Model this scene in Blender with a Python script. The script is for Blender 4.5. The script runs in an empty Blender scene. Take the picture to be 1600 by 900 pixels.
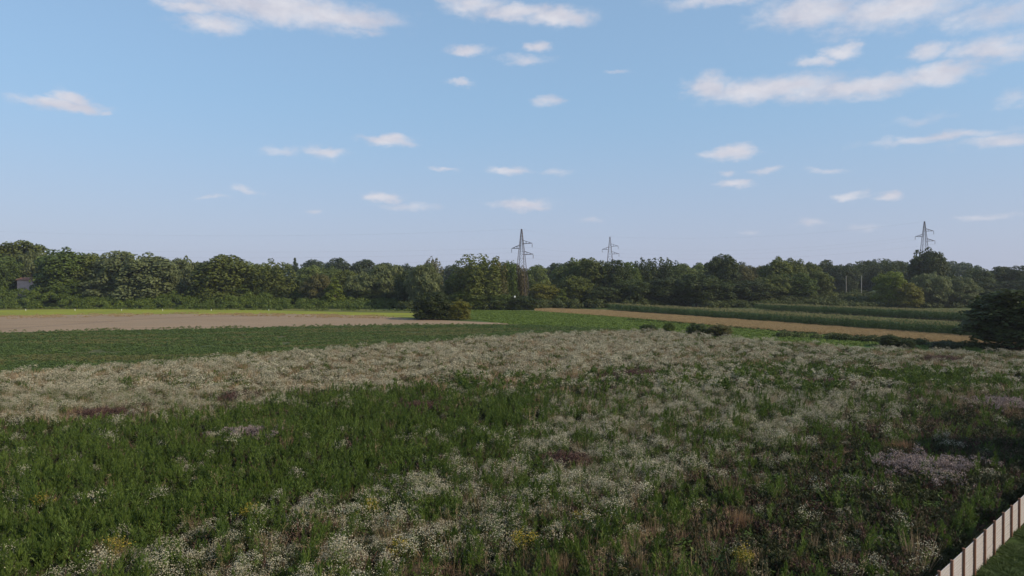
import bpy, math, random
import numpy as np
from mathutils import Vector

# ------------------------------------------------------------------ camera, sky, sun, exposure
SC = bpy.context.scene
COL = SC.collection
R = math.radians
CAM_H, FOC, HOR = 10.0, 1066.0, 440.0      # camera height, focal length and horizon row (1600 px wide frame)

cam_d = bpy.data.cameras.new('camera')
cam_d.sensor_width = 36.0
cam_d.lens = 36.0 * FOC / 1600.0
cam_d.clip_start, cam_d.clip_end = 0.1, 20000
cam = bpy.data.objects.new('camera', cam_d)
COL.objects.link(cam)
cam.location = (0, 0, CAM_H)
cam.rotation_euler = (R(90) - math.atan((450 - HOR) / FOC), 0, 0)
SC.camera = cam

SUN_AZ, SUN_EL = 112.0, 32.0               # degrees clockwise from the view direction (+Y), and above the horizon
SUN_W, SKY_W, EXPO = 3.4, 0.15, 0.36
HAZE = 0.00012

sd = Vector((math.sin(R(SUN_AZ)) * math.cos(R(SUN_EL)), math.cos(R(SUN_AZ)) * math.cos(R(SUN_EL)), math.sin(R(SUN_EL))))
sun_d = bpy.data.lights.new('sun', 'SUN')
sun_d.energy, sun_d.angle, sun_d.color = SUN_W, R(0.6), (1.0, 0.87, 0.66)
sun = bpy.data.objects.new('sun', sun_d)
COL.objects.link(sun)
sun.rotation_euler = sd.to_track_quat('Z', 'Y').to_euler()

SC.view_settings.view_transform = 'Standard'
SC.view_settings.look = 'None'
SC.view_settings.exposure = EXPO
SC.view_settings.gamma = 1.0
SC.view_settings.use_curve_mapping = False
SC.render.engine = 'CYCLES'
SC.cycles.max_bounces = 6
SC.cycles.diffuse_bounces = 3
SC.cycles.transmission_bounces = 3
SC.cycles.glossy_bounces = 2
SC.cycles.volume_bounces = 0


def G(px, py, h=0.0):
    """ground point (or point at height h) seen at that place of the photograph"""
    y = (CAM_H - h) * FOC / (py - HOR)
    return ((px - 800.0) / FOC * y, y)


def AT(px, y):
    return (px - 800.0) / FOC * y


def HZ(py, y):
    return CAM_H - (py - HOR) / FOC * y


# clouds: centre and half axes in the same pixel measure, turned into azimuth and elevation
CLOUDS = [
    (430, 14, 190, 24, .95), (340, 40, 70, 15, .8), (530, 28, 105, 18, .9), (300, 14, 60, 12, .8), (550, 50, 60, 9, .4),
    (745, 8, 62, 14, .8), (800, 22, 70, 13, .95), (875, 28, 58, 15, .95), (700, 2, 40, 8, .6),
    (730, 79, 38, 10, .85), (836, 73, 26, 9, .8), (824, 95, 42, 8, .5), (725, 129, 22, 7, .6), (853, 160, 28, 9, .65),
    (958, 115, 22, 4, .35), (98, 164, 76, 11, .95), (112, 153, 26, 12, .9), (160, 174, 20, 5, .6),
    (605, 218, 50, 9, .95), (510, 239, 38, 9, .8), (440, 237, 32, 9, .5), (598, 308, 32, 10, .9), (640, 324, 55, 7, .45),
    (815, 319, 48, 9, .85), (797, 267, 28, 7, .75), (872, 270, 32, 8, .4), (697, 267, 27, 5, .6), (335, 308, 25, 4, .5),
    (390, 298, 24, 5, .5), (487, 328, 22, 5, .45), (1108, 135, 42, 20, .95), (1200, 140, 120, 20, 1.0),
    (1340, 138, 130, 18, .95), (1455, 118, 75, 18, .9), (1320, 80, 36, 13, .85), (1275, 98, 40, 9, .7), (1450, 80, 42, 13, .8),
    (1550, 76, 75, 24, .85), (1262, 20, 80, 28, .9), (1400, 14, 120, 30, .9), (1545, 25, 90, 22, .6), (1130, 0, 110, 11, .6),
    (1340, 48, 80, 14, .4), (1141, 239, 48, 10, .95), (1150, 289, 32, 8, .8), (1195, 268, 34, 6, .6), (1297, 267, 38, 6, .45),
    (1135, 270, 13, 6, .4), (1470, 215, 120, 9, .65), (1570, 221, 80, 12, .65), (1585, 155, 36, 14, .4), (1440, 186, 60, 8, .25),
    (1333, 307, 24, 9, .75), (1388, 308, 24, 9, .85), (1260, 351, 32, 8, .5), (1350, 352, 44, 6, .3), (1540, 340, 55, 6, .4),
    (925, 345, 30, 5, .3), (1170, 360, 13, 4, .3),
]

world = bpy.data.worlds.new('World')
SC.world = world
world.use_nodes = True
nt = world.node_tree
nt.nodes.clear()


def W(kind, **kw):
    n = nt.nodes.new(kind)
    for k, v in kw.items():
        setattr(n, k, v)
    return n


def wl(a, b):
    nt.links.new(a, b)


sky = W('ShaderNodeTexSky', sky_type='NISHITA')
sky.sun_disc = False
sky.sun_elevation, sky.sun_rotation = R(SUN_EL), R(SUN_AZ)
sky.altitude, sky.air_density, sky.dust_density, sky.ozone_density = 100, 1.0, 1.0, 2.2
tc = W('ShaderNodeTexCoord')
sep = W('ShaderNodeSeparateXYZ')
wl(tc.outputs['Generated'], sep.inputs[0])
az = W('ShaderNodeMath', operation='ARCTAN2')
wl(sep.outputs[0], az.inputs[0]); wl(sep.outputs[1], az.inputs[1])
el = W('ShaderNodeMath', operation='ARCSINE')
wl(sep.outputs[2], el.inputs[0])
uv = W('ShaderNodeCombineXYZ')
wl(az.outputs[0], uv.inputs[0]); wl(el.outputs[0], uv.inputs[1])
stretch = W('ShaderNodeVectorMath', operation='MULTIPLY')
stretch.inputs[1].default_value = (1.0, 1.9, 1.0)
wl(uv.outputs[0], stretch.inputs[0])
nz = W('ShaderNodeTexNoise', noise_dimensions='2D')
nz.inputs['Scale'].default_value, nz.inputs['Detail'].default_value, nz.inputs['Roughness'].default_value = 17, 7, .6
wl(stretch.outputs[0], nz.inputs['Vector'])
nz2 = W('ShaderNodeTexNoise', noise_dimensions='2D')
nz2.inputs['Scale'].default_value, nz2.inputs['Detail'].default_value, nz2.inputs['Roughness'].default_value = 38, 6, .62
wl(stretch.outputs[0], nz2.inputs['Vector'])
wsub = W('ShaderNodeVectorMath', operation='SUBTRACT'); wsub.inputs[1].default_value = (.5, .5, .5)
wl(nz.outputs['Color'], wsub.inputs[0])
wsc = W('ShaderNodeVectorMath', operation='MULTIPLY'); wsc.inputs[1].default_value = (.060, .024, 0)
wl(wsub.outputs[0], wsc.inputs[0])
uvw = W('ShaderNodeVectorMath', operation='ADD')
wl(uv.outputs[0], uvw.inputs[0]); wl(wsc.outputs[0], uvw.inputs[1])
acc = None
for cx, cy, rx, ry, st in CLOUDS:
    dx, dz = (cx - 800) / FOC, (HOR - cy) / FOC
    a = math.atan2(dx, 1); e = math.atan2(dz, math.hypot(1, dx))
    k = 1 / math.hypot(1, dx)
    s1 = W('ShaderNodeVectorMath', operation='SUBTRACT'); s1.inputs[1].default_value = (a, e, 0)
    wl(uvw.outputs[0], s1.inputs[0])
    s2 = W('ShaderNodeVectorMath', operation='MULTIPLY')
    s2.inputs[1].default_value = (FOC / rx / k / k, FOC / ry / k, 0)
    wl(s1.outputs[0], s2.inputs[0])
    ln = W('ShaderNodeVectorMath', operation='LENGTH')
    wl(s2.outputs[0], ln.inputs[0])
    mr = W('ShaderNodeMapRange', interpolation_type='SMOOTHSTEP')
    mr.inputs['From Min'].default_value, mr.inputs['From Max'].default_value = 1.6, .05
    mr.inputs['To Min'].default_value, mr.inputs['To Max'].default_value = 0, .18 + .85 * st
    wl(ln.outputs['Value'], mr.inputs['Value'])
    if acc is None:
        acc = mr.outputs[0]
    else:
        mx = W('ShaderNodeMath', operation='MAXIMUM')
        wl(acc, mx.inputs[0]); wl(mr.outputs[0], mx.inputs[1]); acc = mx.outputs[0]
# the same broken cumulus goes on round the rest of the sky
nz3 = W('ShaderNodeTexNoise', noise_dimensions='2D')
nz3.inputs['Scale'].default_value, nz3.inputs['Detail'].default_value = 5.5, 5
wl(stretch.outputs[0], nz3.inputs['Vector'])
oth = W('ShaderNodeMapRange', interpolation_type='SMOOTHSTEP')
oth.inputs['From Min'].default_value, oth.inputs['From Max'].default_value = .56, .72
wl(nz3.outputs['Fac'], oth.inputs['Value'])
aaz = W('ShaderNodeMath', operation='ABSOLUTE'); wl(az.outputs[0], aaz.inputs[0])
m1 = W('ShaderNodeMapRange'); m1.inputs['From Min'].default_value, m1.inputs['From Max'].default_value = .70, .85
wl(aaz.outputs[0], m1.inputs['Value'])
m2 = W('ShaderNodeMapRange'); m2.inputs['From Min'].default_value, m2.inputs['From Max'].default_value = .43, .55
wl(el.outputs[0], m2.inputs['Value'])
mm = W('ShaderNodeMath', operation='MAXIMUM'); wl(m1.outputs[0], mm.inputs[0]); wl(m2.outputs[0], mm.inputs[1])
up = W('ShaderNodeMapRange'); up.inputs['From Min'].default_value, up.inputs['From Max'].default_value = .03, .12
wl(el.outputs[0], up.inputs['Value'])
o2 = W('ShaderNodeMath', operation='MULTIPLY'); wl(oth.outputs[0], o2.inputs[0]); wl(mm.outputs[0], o2.inputs[1])
o3 = W('ShaderNodeMath', operation='MULTIPLY'); wl(o2.outputs[0], o3.inputs[0]); wl(up.outputs[0], o3.inputs[1])
mx = W('ShaderNodeMath', operation='MAXIMUM'); wl(acc, mx.inputs[0]); wl(o3.outputs[0], mx.inputs[1]); acc = mx.outputs[0]
# ragged edges
nn = W('ShaderNodeMath', operation='MULTIPLY_ADD'); wl(nz2.outputs['Fac'], nn.inputs[0])
nn.inputs[1].default_value, nn.inputs[2].default_value = .80, -.52
ad = W('ShaderNodeMath', operation='MULTIPLY_ADD'); wl(acc, ad.inputs[0]); ad.inputs[1].default_value = 1.38
wl(nn.outputs[0], ad.inputs[2])
den = W('ShaderNodeMapRange', interpolation_type='SMOOTHSTEP')
den.inputs['From Min'].default_value, den.inputs['From Max'].default_value = -.03, 1.30
wl(ad.outputs[0], den.inputs['Value'])
dcl = W('ShaderNodeMath', operation='MULTIPLY'); wl(den.outputs[0], dcl.inputs[0]); dcl.inputs[1].default_value = .92
ccol = W('ShaderNodeMix', data_type='RGBA')
ccol.inputs[6].default_value = (3.05, 3.08, 3.55, 1); ccol.inputs[7].default_value = (4.0, 3.95, 4.2, 1)
cst = W('ShaderNodeMapRange'); cst.inputs['From Min'].default_value, cst.inputs['From Max'].default_value = .30, .70
wl(nz.outputs['Fac'], cst.inputs['Value']); wl(cst.outputs[0], ccol.inputs[0])
# low air is paler
hz = W('ShaderNodeMapRange', interpolation_type='SMOOTHSTEP')
hz.inputs['From Min'].default_value, hz.inputs['From Max'].default_value = .42, -.02
hz.inputs['To Min'].default_value, hz.inputs['To Max'].default_value = .56, .90
wl(el.outputs[0], hz.inputs['Value'])
lil = W('ShaderNodeMapRange', interpolation_type='SMOOTHSTEP')
lil.inputs['From Min'].default_value, lil.inputs['From Max'].default_value = .0, .27
wl(el.outputs[0], lil.inputs['Value'])
air = W('ShaderNodeMix', data_type='RGBA')
air.inputs[6].default_value = (2.16, 2.40, 3.26, 1); air.inputs[7].default_value = (1.50, 2.42, 3.46, 1)
wl(lil.outputs[0], air.inputs[0])
hmix = W('ShaderNodeMix', data_type='RGBA'); wl(air.outputs[2], hmix.inputs[7])
wl(hz.outputs[0], hmix.inputs[0]); wl(sky.outputs[0], hmix.inputs[6])
cmix = W('ShaderNodeMix', data_type='RGBA')
wl(dcl.outputs[0], cmix.inputs[0]); wl(hmix.outputs[2], cmix.inputs[6]); wl(ccol.outputs[2], cmix.inputs[7])
bg = W('ShaderNodeBackground'); bg.inputs[1].default_value = SKY_W
wl(cmix.outputs[2], bg.inputs[0])
wo = W('ShaderNodeOutputWorld'); wl(bg.outputs[0], wo.inputs[0])
world.cycles.sampling_method = 'MANUAL'
world.cycles.sample_map_resolution = 512

# ------------------------------------------------------------------ helpers
rs = np.random.default_rng(7)


def tag(o, label=None, cat=None, group=None, kind=None):
    for k, v in (('label', label), ('category', cat), ('group', group), ('kind', kind)):
        if v:
            o[k] = v
    return o


def link(o, parent=None):
    COL.objects.link(o)
    if parent is not None:
        o.parent = parent
    return o


def empty(name, loc, rz=0.0):
    o = bpy.data.objects.new(name, None)
    o.location = loc
    o.rotation_euler = (0, 0, rz)
    o.empty_display_size = .2
    return link(o)


def quads_mesh(name, V, var=None, mi=None, mats=()):
    """V: (N,4,3) -> mesh of loose quads with a random value for each face"""
    V = np.asarray(V, dtype=np.float32)
    n = len(V)
    me = bpy.data.meshes.new(name)
    me.vertices.add(n * 4)
    me.vertices.foreach_set('co', V.reshape(-1))
    me.loops.add(n * 4)
    me.loops.foreach_set('vertex_index', np.arange(n * 4, dtype=np.int32))
    me.polygons.add(n)
    me.polygons.foreach_set('loop_start', np.arange(0, n * 4, 4, dtype=np.int32))
    if mi is not None:
        me.polygons.foreach_set('material_index', np.asarray(mi, dtype=np.int32))
    if var is not None:
        at = me.attributes.new('var', 'FLOAT', 'FACE')
        at.data.foreach_set('value', np.asarray(var, dtype=np.float32))
    for m in mats:
        me.materials.append(m)
    me.update()
    me.validate()
    return me


def unit(a):
    return a / np.maximum(np.linalg.norm(a, axis=-1, keepdims=True), 1e-6)


def cards(c, n, L, Wd, rng, axis=None):
    """rhombic leaf cards at c facing n; L, Wd half length and half width"""
    N = len(c)
    n = unit(n)
    r = rng.normal(size=(N, 3)) if axis is None else axis
    a = unit(r - (r * n).sum(1, keepdims=True) * n)
    b = np.cross(n, a)
    L = np.broadcast_to(np.asarray(L), (N,))[:, None]
    Wd = np.broadcast_to(np.asarray(Wd), (N,))[:, None]
    return np.stack([c - a * L, c + b * Wd, c + a * L, c - b * Wd], 1)


def blades(p0, p1, w, rng):
    """narrow blades from p0 to p1"""
    N = len(p0)
    d = p1 - p0
    s = unit(np.cross(d, rng.normal(size=(N, 3)))) * (np.broadcast_to(np.asarray(w), (N,))[:, None] * .5)
    return np.stack([p0 - s, p0 + s, p1 + s * .25, p1 - s * .25], 1)


def tube(pts, rads, sides=6):
    """tapered tube through points; returns list of quads (N,4,3)"""
    pts = [Vector(p) for p in pts]
    rings = []
    for i, p in enumerate(pts):
        d = (pts[min(i + 1, len(pts) - 1)] - pts[max(i - 1, 0)]).normalized()
        u = d.orthogonal().normalized(); v = d.cross(u)
        rings.append([p + (u * math.cos(2 * math.pi * k / sides) + v * math.sin(2 * math.pi * k / sides)) * rads[i] for k in range(sides)])
    q = []
    for a, b in zip(rings, rings[1:]):
        for k in range(sides):
            q.append([a[k], a[(k + 1) % sides], b[(k + 1) % sides], b[k]])
    return q


def boxq(c, s, rz=0.0):
    x, y, z = [v / 2 for v in s]
    P = [Vector(((-1) ** (i & 1) * -x, (-1) ** (i >> 1 & 1) * -y, (-1) ** (i >> 2 & 1) * -z)) for i in range(8)]
    ca, sa = math.cos(rz), math.sin(rz)
    P = [(c[0] + p.x * ca - p.y * sa, c[1] + p.x * sa + p.y * ca, c[2] + p.z) for p in P]
    return [[P[i] for i in f] for f in ((0, 2, 3, 1), (4, 5, 7, 6), (0, 1, 5, 4), (2, 6, 7, 3), (0, 4, 6, 2), (1, 3, 7, 5))]


def beam(a, b, w):
    """square bar from a to b"""
    a, b = Vector(a), Vector(b)
    d = (b - a).normalized()
    u = d.cross(Vector((0, 0, 1)))
    u = u.normalized() if u.length > 1e-4 else Vector((1, 0, 0))
    v = d.cross(u)
    u, v = u * w / 2, v * w / 2
    A = [a - u - v, a + u - v, a + u + v, a - u + v]; B = [b - u - v, b + u - v, b + u + v, b - u + v]
    return [[A[i], A[(i + 1) % 4], B[(i + 1) % 4], B[i]] for i in range(4)] + [A[::-1], B]


def mesh_obj(name, quads, mats, parent=None, loc=None):
    me = quads_mesh(name, np.array([[tuple(p) for p in q] for q in quads], dtype=np.float32), mats=[mats] if not isinstance(mats, (list, tuple)) else mats)
    o = bpy.data.objects.new(name, me)
    if loc is not None:
        o.location = loc
    return link(o, parent)


# ------------------------------------------------------------------ materials
def new_mat(name):
    m = bpy.data.materials.new(name)
    m.use_nodes = True
    m.node_tree.nodes.clear()
    return m, m.node_tree


def foliage(name, ca, cb, trans=.28, use_obj=False, rnd=.5):
    """leaf material: colour between ca and cb by face value and by plant, part of the light passes through"""
    m, t = new_mat(name)
    N = t.nodes.new; L = t.links.new
    at = N('ShaderNodeAttribute'); at.attribute_name = 'var'
    oi = N('ShaderNodeObjectInfo')
    ma = N('ShaderNodeMath'); ma.operation = 'MULTIPLY_ADD'; ma.inputs[1].default_value = rnd
    L(oi.outputs['Random'], ma.inputs[0])
    mb = N('ShaderNodeMath'); mb.operation = 'MULTIPLY'; mb.inputs[1].default_value = 1 - rnd
    L(at.outputs['Fac'], mb.inputs[0]); L(mb.outputs[0], ma.inputs[2])
    mx = N('ShaderNodeMix'); mx.data_type = 'RGBA'
    mx.inputs[6].default_value = (*ca, 1); mx.inputs[7].default_value = (*cb, 1)
    L(ma.outputs[0], mx.inputs[0])
    col = mx.outputs[2]
    if use_obj:
        mu = N('ShaderNodeMix'); mu.data_type = 'RGBA'; mu.blend_type = 'MULTIPLY'; mu.inputs[0].default_value = 1
        L(col, mu.inputs[6]); L(oi.outputs['Color'], mu.inputs[7]); col = mu.outputs[2]
    d = N('ShaderNodeBsdfPrincipled'); d.inputs['Roughness'].default_value = .62
    d.inputs['Specular IOR Level'].default_value = .25
    L(col, d.inputs['Base Color'])
    tr = N('ShaderNodeBsdfTranslucent'); L(col, tr.inputs['Color'])
    ms = N('ShaderNodeMixShader'); ms.inputs[0].default_value = trans
    L(d.outputs[0], ms.inputs[1]); L(tr.outputs[0], ms.inputs[2])
    o = N('ShaderNodeOutputMaterial'); L(ms.outputs[0], o.inputs[0])
    return m


def solid(name, ca, cb, scale=8.0, rough=.8, bump=0.0, metal=0.0, stretch=(1, 1, 1), detail=5):
    """noise between two colours in object space"""
    m, t = new_mat(name)
    N = t.nodes.new; L = t.links.new
    tc = N('ShaderNodeTexCoord'); mp = N('ShaderNodeMapping'); mp.inputs['Scale'].default_value = stretch
    L(tc.outputs['Object'], mp.inputs[0])
    n = N('ShaderNodeTexNoise'); n.inputs['Scale'].default_value = scale; n.inputs['Detail'].default_value = detail
    n.inputs['Roughness'].default_value = .65
    L(mp.outputs[0], n.inputs['Vector'])
    cr = N('ShaderNodeMapRange'); cr.inputs['From Min'].default_value, cr.inputs['From Max'].default_value = .3, .7
    L(n.outputs['Fac'], cr.inputs['Value'])
    mx = N('ShaderNodeMix'); mx.data_type = 'RGBA'
    mx.inputs[6].default_value = (*ca, 1); mx.inputs[7].default_value = (*cb, 1)
    L(cr.outputs[0], mx.inputs[0])
    d = N('ShaderNodeBsdfPrincipled'); d.inputs['Roughness'].default_value = rough
    d.inputs['Specular IOR Level'].default_value = .25
    d.inputs['Metallic'].default_value = metal
    L(mx.outputs[2], d.inputs['Base Color'])
    if bump:
        b = N('ShaderNodeBump'); b.inputs['Strength'].default_value = bump; b.inputs['Distance'].default_value = .05
        L(n.outputs['Fac'], b.inputs['Height']); L(b.outputs[0], d.inputs['Normal'])
    o = N('ShaderNodeOutputMaterial'); L(d.outputs[0], o.inputs[0])
    return m


def field_mat(name, ca, cb, cc, rows=None, scale=.12):
    """field colours: large patches, streaks along the rows, fine grain"""
    m, t = new_mat(name)
    N = t.nodes.new; L = t.links.new
    tc = N('ShaderNodeTexCoord')
    mp = N('ShaderNodeMapping')
    mp.inputs['Rotation'].default_value = (0, 0, -(rows or 0.0))
    mp.inputs['Scale'].default_value = (.05, 1, 1)
    mp.vector_type = 'TEXTURE' if False else 'POINT'
    L(tc.outputs['Object'], mp.inputs[0])
    n1 = N('ShaderNodeTexNoise'); n1.inputs['Scale'].default_value = scale; n1.inputs['Detail'].default_value = 6
    L(tc.outputs['Object'], n1.inputs['Vector'])
    n2 = N('ShaderNodeTexNoise'); n2.inputs['Scale'].default_value = .8; n2.inputs['Detail'].default_value = 4
    L(mp.outputs[0], n2.inputs['Vector'])
    n3 = N('ShaderNodeTexNoise'); n3.inputs['Scale'].default_value = 3.5; n3.inputs['Detail'].default_value = 5
    L(tc.outputs['Object'], n3.inputs['Vector'])
    def rng(a, lo, hi):
        r = N('ShaderNodeMapRange'); r.inputs['From Min'].default_value, r.inputs['From Max'].default_value = lo, hi
        L(a, r.inputs['Value']); return r.outputs[0]
    x1 = N('ShaderNodeMix'); x1.data_type = 'RGBA'; x1.inputs[6].default_value = (*ca, 1); x1.inputs[7].default_value = (*cb, 1)
    L(rng(n2.outputs['Fac'], .35, .65), x1.inputs[0])
    x2 = N('ShaderNodeMix'); x2.data_type = 'RGBA'; x2.inputs[7].default_value = (*cc, 1)
    L(x1.outputs[2], x2.inputs[6]); L(rng(n1.outputs['Fac'], .45, .72), x2.inputs[0])
    x3 = N('ShaderNodeMix'); x3.data_type = 'RGBA'; x3.blend_type = 'MULTIPLY'; x3.inputs[0].default_value = 1
    g = N('ShaderNodeMapRange'); g.inputs['From Min'].default_value, g.inputs['From Max'].default_value = .25, .75
    g.inputs['To Min'].default_value, g.inputs['To Max'].default_value = .7, 1.25
    L(n3.outputs['Fac'], g.inputs['Value'])
    L(x2.outputs[2], x3.inputs[6]); L(g.outputs[0], x3.inputs[7])
    d = N('ShaderNodeBsdfPrincipled'); d.inputs['Roughness'].default_value = .95
    d.inputs['Specular IOR Level'].default_value = .1
    L(x3.outputs[2], d.inputs['Base Color'])
    b = N('ShaderNodeBump'); b.inputs['Strength'].default_value = .6; b.inputs['Distance'].default_value = .12
    L(n3.outputs['Fac'], b.inputs['Height']); L(b.outputs[0], d.inputs['Normal'])
    o = N('ShaderNodeOutputMaterial'); L(d.outputs[0], o.inputs[0])
    return m


M = {}
M['leaf'] = foliage('leaf', (.78, .82, .66), (1.75, 1.75, 1.3), .28, True, .12)
M['bark'] = solid('bark', (.05, .04, .03), (.11, .09, .07), 3, .9, .5, stretch=(3, 3, .4))
M['bramble'] = foliage('bramble', (.044, .072, .010), (.125, .160, .024), .25, False, 0)
M['thicket'] = foliage('thicket', (.034, .048, .012), (.100, .115, .026), .25, False, 0)
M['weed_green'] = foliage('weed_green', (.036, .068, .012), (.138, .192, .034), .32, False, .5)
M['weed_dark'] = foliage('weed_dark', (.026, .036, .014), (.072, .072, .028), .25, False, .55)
M['stem'] = foliage('stem', (.05, .075, .025), (.12, .12, .05), .15, False, .5)
M['white_bloom'] = foliage('white_bloom', (.22, .185, .11), (.52, .48, .35), .2, False, .5)
M['dry'] = foliage('dry', (.19, .125, .066), (.38, .275, .165), .25, False, .55)
M['straw'] = foliage('straw', (.24, .17, .085), (.40, .31, .17), .25, False, .5)
M['stubble'] = foliage('stubble', (.27, .185, .085), (.42, .31, .16), .25, False, .4)
M['mauve'] = foliage('mauve', (.17, .125, .115), (.34, .265, .24), .2, False, .2)
M['maroon'] = foliage('maroon', (.060, .030, .026), (.13, .07, .05), .15, False, .3)
M['rust'] = foliage('rust', (.17, .10, .055), (.32, .20, .115), .2, False, .3)
M['gold'] = foliage('gold', (.20, .16, .02), (.36, .27, .035), .2, False, .3)
M['crop_dark'] = foliage('crop_dark', (.044, .072, .016), (.105, .150, .034), .25, False, .6)
M['crop_olive'] = foliage('crop_olive', (.085, .096, .024), (.17, .165, .055), .25, False, .6)
M['crop_bright'] = foliage('crop_bright', (.080, .125, .016), (.150, .205, .034), .25, False, .6)
M['corn'] = foliage('corn', (.040, .075, .024), (.085, .130, .040), .25, False, .5)
M['tassel'] = foliage('tassel', (.19, .17, .07), (.30, .26, .12), .2, False, .5)
M['lawn'] = foliage('lawn', (.032, .058, .012), (.075, .11, .025), .2, False, .5)
M['steel'] = solid('galvanised_steel', (.07, .055, .055), (.12, .095, .095), 1.5, .7)
M['wire'] = solid('wire', (.12, .12, .13), (.16, .16, .17), 2, .5)
M['insul'] = solid('insulator', (.08, .06, .05), (.14, .1, .09), 4, .3)
M['concrete'] = solid('concrete', (.26, .25, .22), (.36, .34, .30), 2, .85, .2)
M['wood_pole'] = solid('wood_pole', (.17, .155, .13), (.25, .23, .20), 3, .85, .3, stretch=(4, 4, .5))
M['post'] = solid('stained_post', (.15, .068, .042), (.27, .14, .088), 7, .7, .3, stretch=(4, 4, .6))
M['slat'] = solid('pale_slat', (.38, .345, .33), (.46, .42, .40), 3, .5, .05, stretch=(.6, .6, 3))
M['render'] = solid('pink_render', (.42, .30, .27), (.54, .40, .36), .8, .9)
M['rooftile'] = solid('roof_tile', (.22, .10, .07), (.34, .17, .12), 2, .85)
M['glass'] = solid('dark_glass', (.02, .025, .03), (.04, .045, .05), 1, .15)
M['white'] = solid('white_paint', (.72, .72, .70), (.82, .82, .80), 2, .5)

# ------------------------------------------------------------------ ground and fields
def sheet(name, pts, z, mat, sub=0):
    """flat field from an outline of ground points"""
    me = bpy.data.meshes.new(name)
    me.from_pydata([(x, y, z) for x, y in pts], [], [list(range(len(pts)))])
    me.materials.append(mat)
    me.update()
    if me.polygons[0].normal.z < 0:
        me.flip_normals()
    o = link(bpy.data.objects.new(name, me))
    tag(o, kind='structure')
    return o


RC = .25                         # and of the crop rows beyond the meadow
RL = math.atan2(54, 57)          # direction of the strips on the left
RR = math.atan2(-125, 66)        # direction of the strips on the right
M['ground'] = field_mat('ground', (.05, .075, .022), (.075, .095, .03), (.10, .10, .045), 0, .03)
M['soil_under'] = field_mat('meadow_floor', (.032, .038, .017), (.052, .045, .026), (.040, .048, .020), .5, .3)
M['f_dark'] = field_mat('dark_crop_ground', (.040, .060, .021), (.058, .078, .026), (.105, .088, .048), RC, .10)
M['f_soil'] = field_mat('bare_soil', (.21, .146, .092), (.31, .225, .15), (.245, .180, .12), RC, .05)
M['f_yellow'] = field_mat('yellow_green_strip', (.20, .215, .028), (.235, .245, .036), (.16, .17, .035), RC, .05)
M['f_olive'] = field_mat('olive_verge', (.10, .11, .03), (.14, .13, .045), (.07, .085, .025), RC, .1)
M['f_green'] = field_mat('bright_green_ground', (.066, .115, .024), (.082, .135, .030), (.060, .10, .024), RR, .05)
M['f_tan'] = field_mat('tan_stubble_ground', (.27, .195, .10), (.33, .245, .135), (.23, .175, .085), RR, .08)
M['f_grass'] = field_mat('grass_track', (.10, .125, .035), (.13, .145, .045), (.085, .105, .03), RR, .1)
M['f_corn'] = field_mat('corn_soil', (.06, .05, .03), (.08, .065, .04), (.05, .05, .025), RR, .2)

sheet('ground', [(-2600, -400), (2600, -400), (2600, 3200), (-2600, 3200)], 0, M['ground'])

# meadow outline (its plants stand about 0.9 m tall)
ME = [G(-420, 604, .9), G(-200, 590, .9), G(0, 579, .9), G(200, 567, .9), G(400, 553, .9), G(600, 537, .9), G(800, 523, .9), G(1000, 515, .9),
      G(1045, 517, .9), G(1200, 531, .9), G(1400, 543, .9), G(1600, 550, .9), G(1800, 557, .9)]
MEADOW = ME + [(82, 20), (36, 14), (-40, 10), (-80, 18)]
sheet('meadow_floor', MEADOW, .060, M['soil_under'])
sheet('dark_crop_field', [G(-420, 536), G(0, 521), G(400, 512.5), G(600, 508.5), G(800, 507.5), G(880, 510), G(960, 513)] + [(x + 3, y - 4) for x, y in ME[7::-1]], .020, M['f_dark'])
sheet('bare_soil_field', [G(-420, 497), G(0, 494), G(150, 491.5), G(300, 490.5), G(480, 491), G(590, 494), G(640, 498), G(700, 501), G(800, 505.5), G(812, 508),
                          G(700, 509.5), G(600, 510.5), G(400, 514), G(0, 524), G(-420, 541)], .030, M['f_soil'])
def track(name, pts, wid, off, z, mat):
    P = [Vector(p) for p in pts]
    L, Rr = [], []
    for i, p in enumerate(P):
        t = (P[min(i + 1, len(P) - 1)] - P[max(i - 1, 0)]).normalized(); n = Vector((-t.y, t.x))
        L.append(tuple(p + n * (off + wid / 2))); Rr.append(tuple(p + n * (off - wid / 2)))
    sheet(name, L + Rr[::-1], z, mat)


M['f_track'] = field_mat('wheel_track', (.115, .08, .06), (.19, .135, .10), (.14, .10, .075), RC, .3)
TRK = [G(-200, 527), G(-60, 519), G(60, 510.5), G(150, 504), G(230, 498.5), G(330, 494.5), G(420, 493.5)]
track('wheel_track', TRK, .55, 1.0, .036, M['f_track'])
track('wheel_track', TRK, .55, -1.0, .036, M['f_track'])
sheet('yellow_green_strip', [G(-420, 486), G(0, 484.5), G(150, 483), G(400, 484.5), G(640, 489.5), G(700, 491), G(690, 495), G(640, 496), G(590, 496), G(480, 492.5), G(300, 492), G(150, 493), G(0, 495.5), G(-420, 499)], .024, M['f_yellow'])
sheet('olive_verge', [G(-420, 479), G(0, 479), G(400, 480), G(640, 485), G(735, 486), G(735, 500), G(660, 498), G(640, 492), G(400, 487), G(0, 488), G(-420, 489)], .012, M['f_olive'])
sheet('bright_green_field', [G(715, 484.5), G(840, 486), G(1000, 498), G(1200, 517), G(1360, 530), G(1520, 541), G(1560, 552), G(1200, 537), G(1045, 521), G(1000, 519), G(900, 513), G(800, 508), G(735, 500)], .016, M['f_green'])
sheet('tan_stubble_strip', [G(838, 482), G(940, 485.5), G(1089, 496), G(1200, 503.5), G(1489, 525), G(1600, 534), G(1700, 541), G(1700, 552), G(1600, 546), G(1489, 537), G(1200, 516.5), G(1089, 507.5), G(1000, 499), G(838, 487.5)], .028, M['f_tan'])
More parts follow.
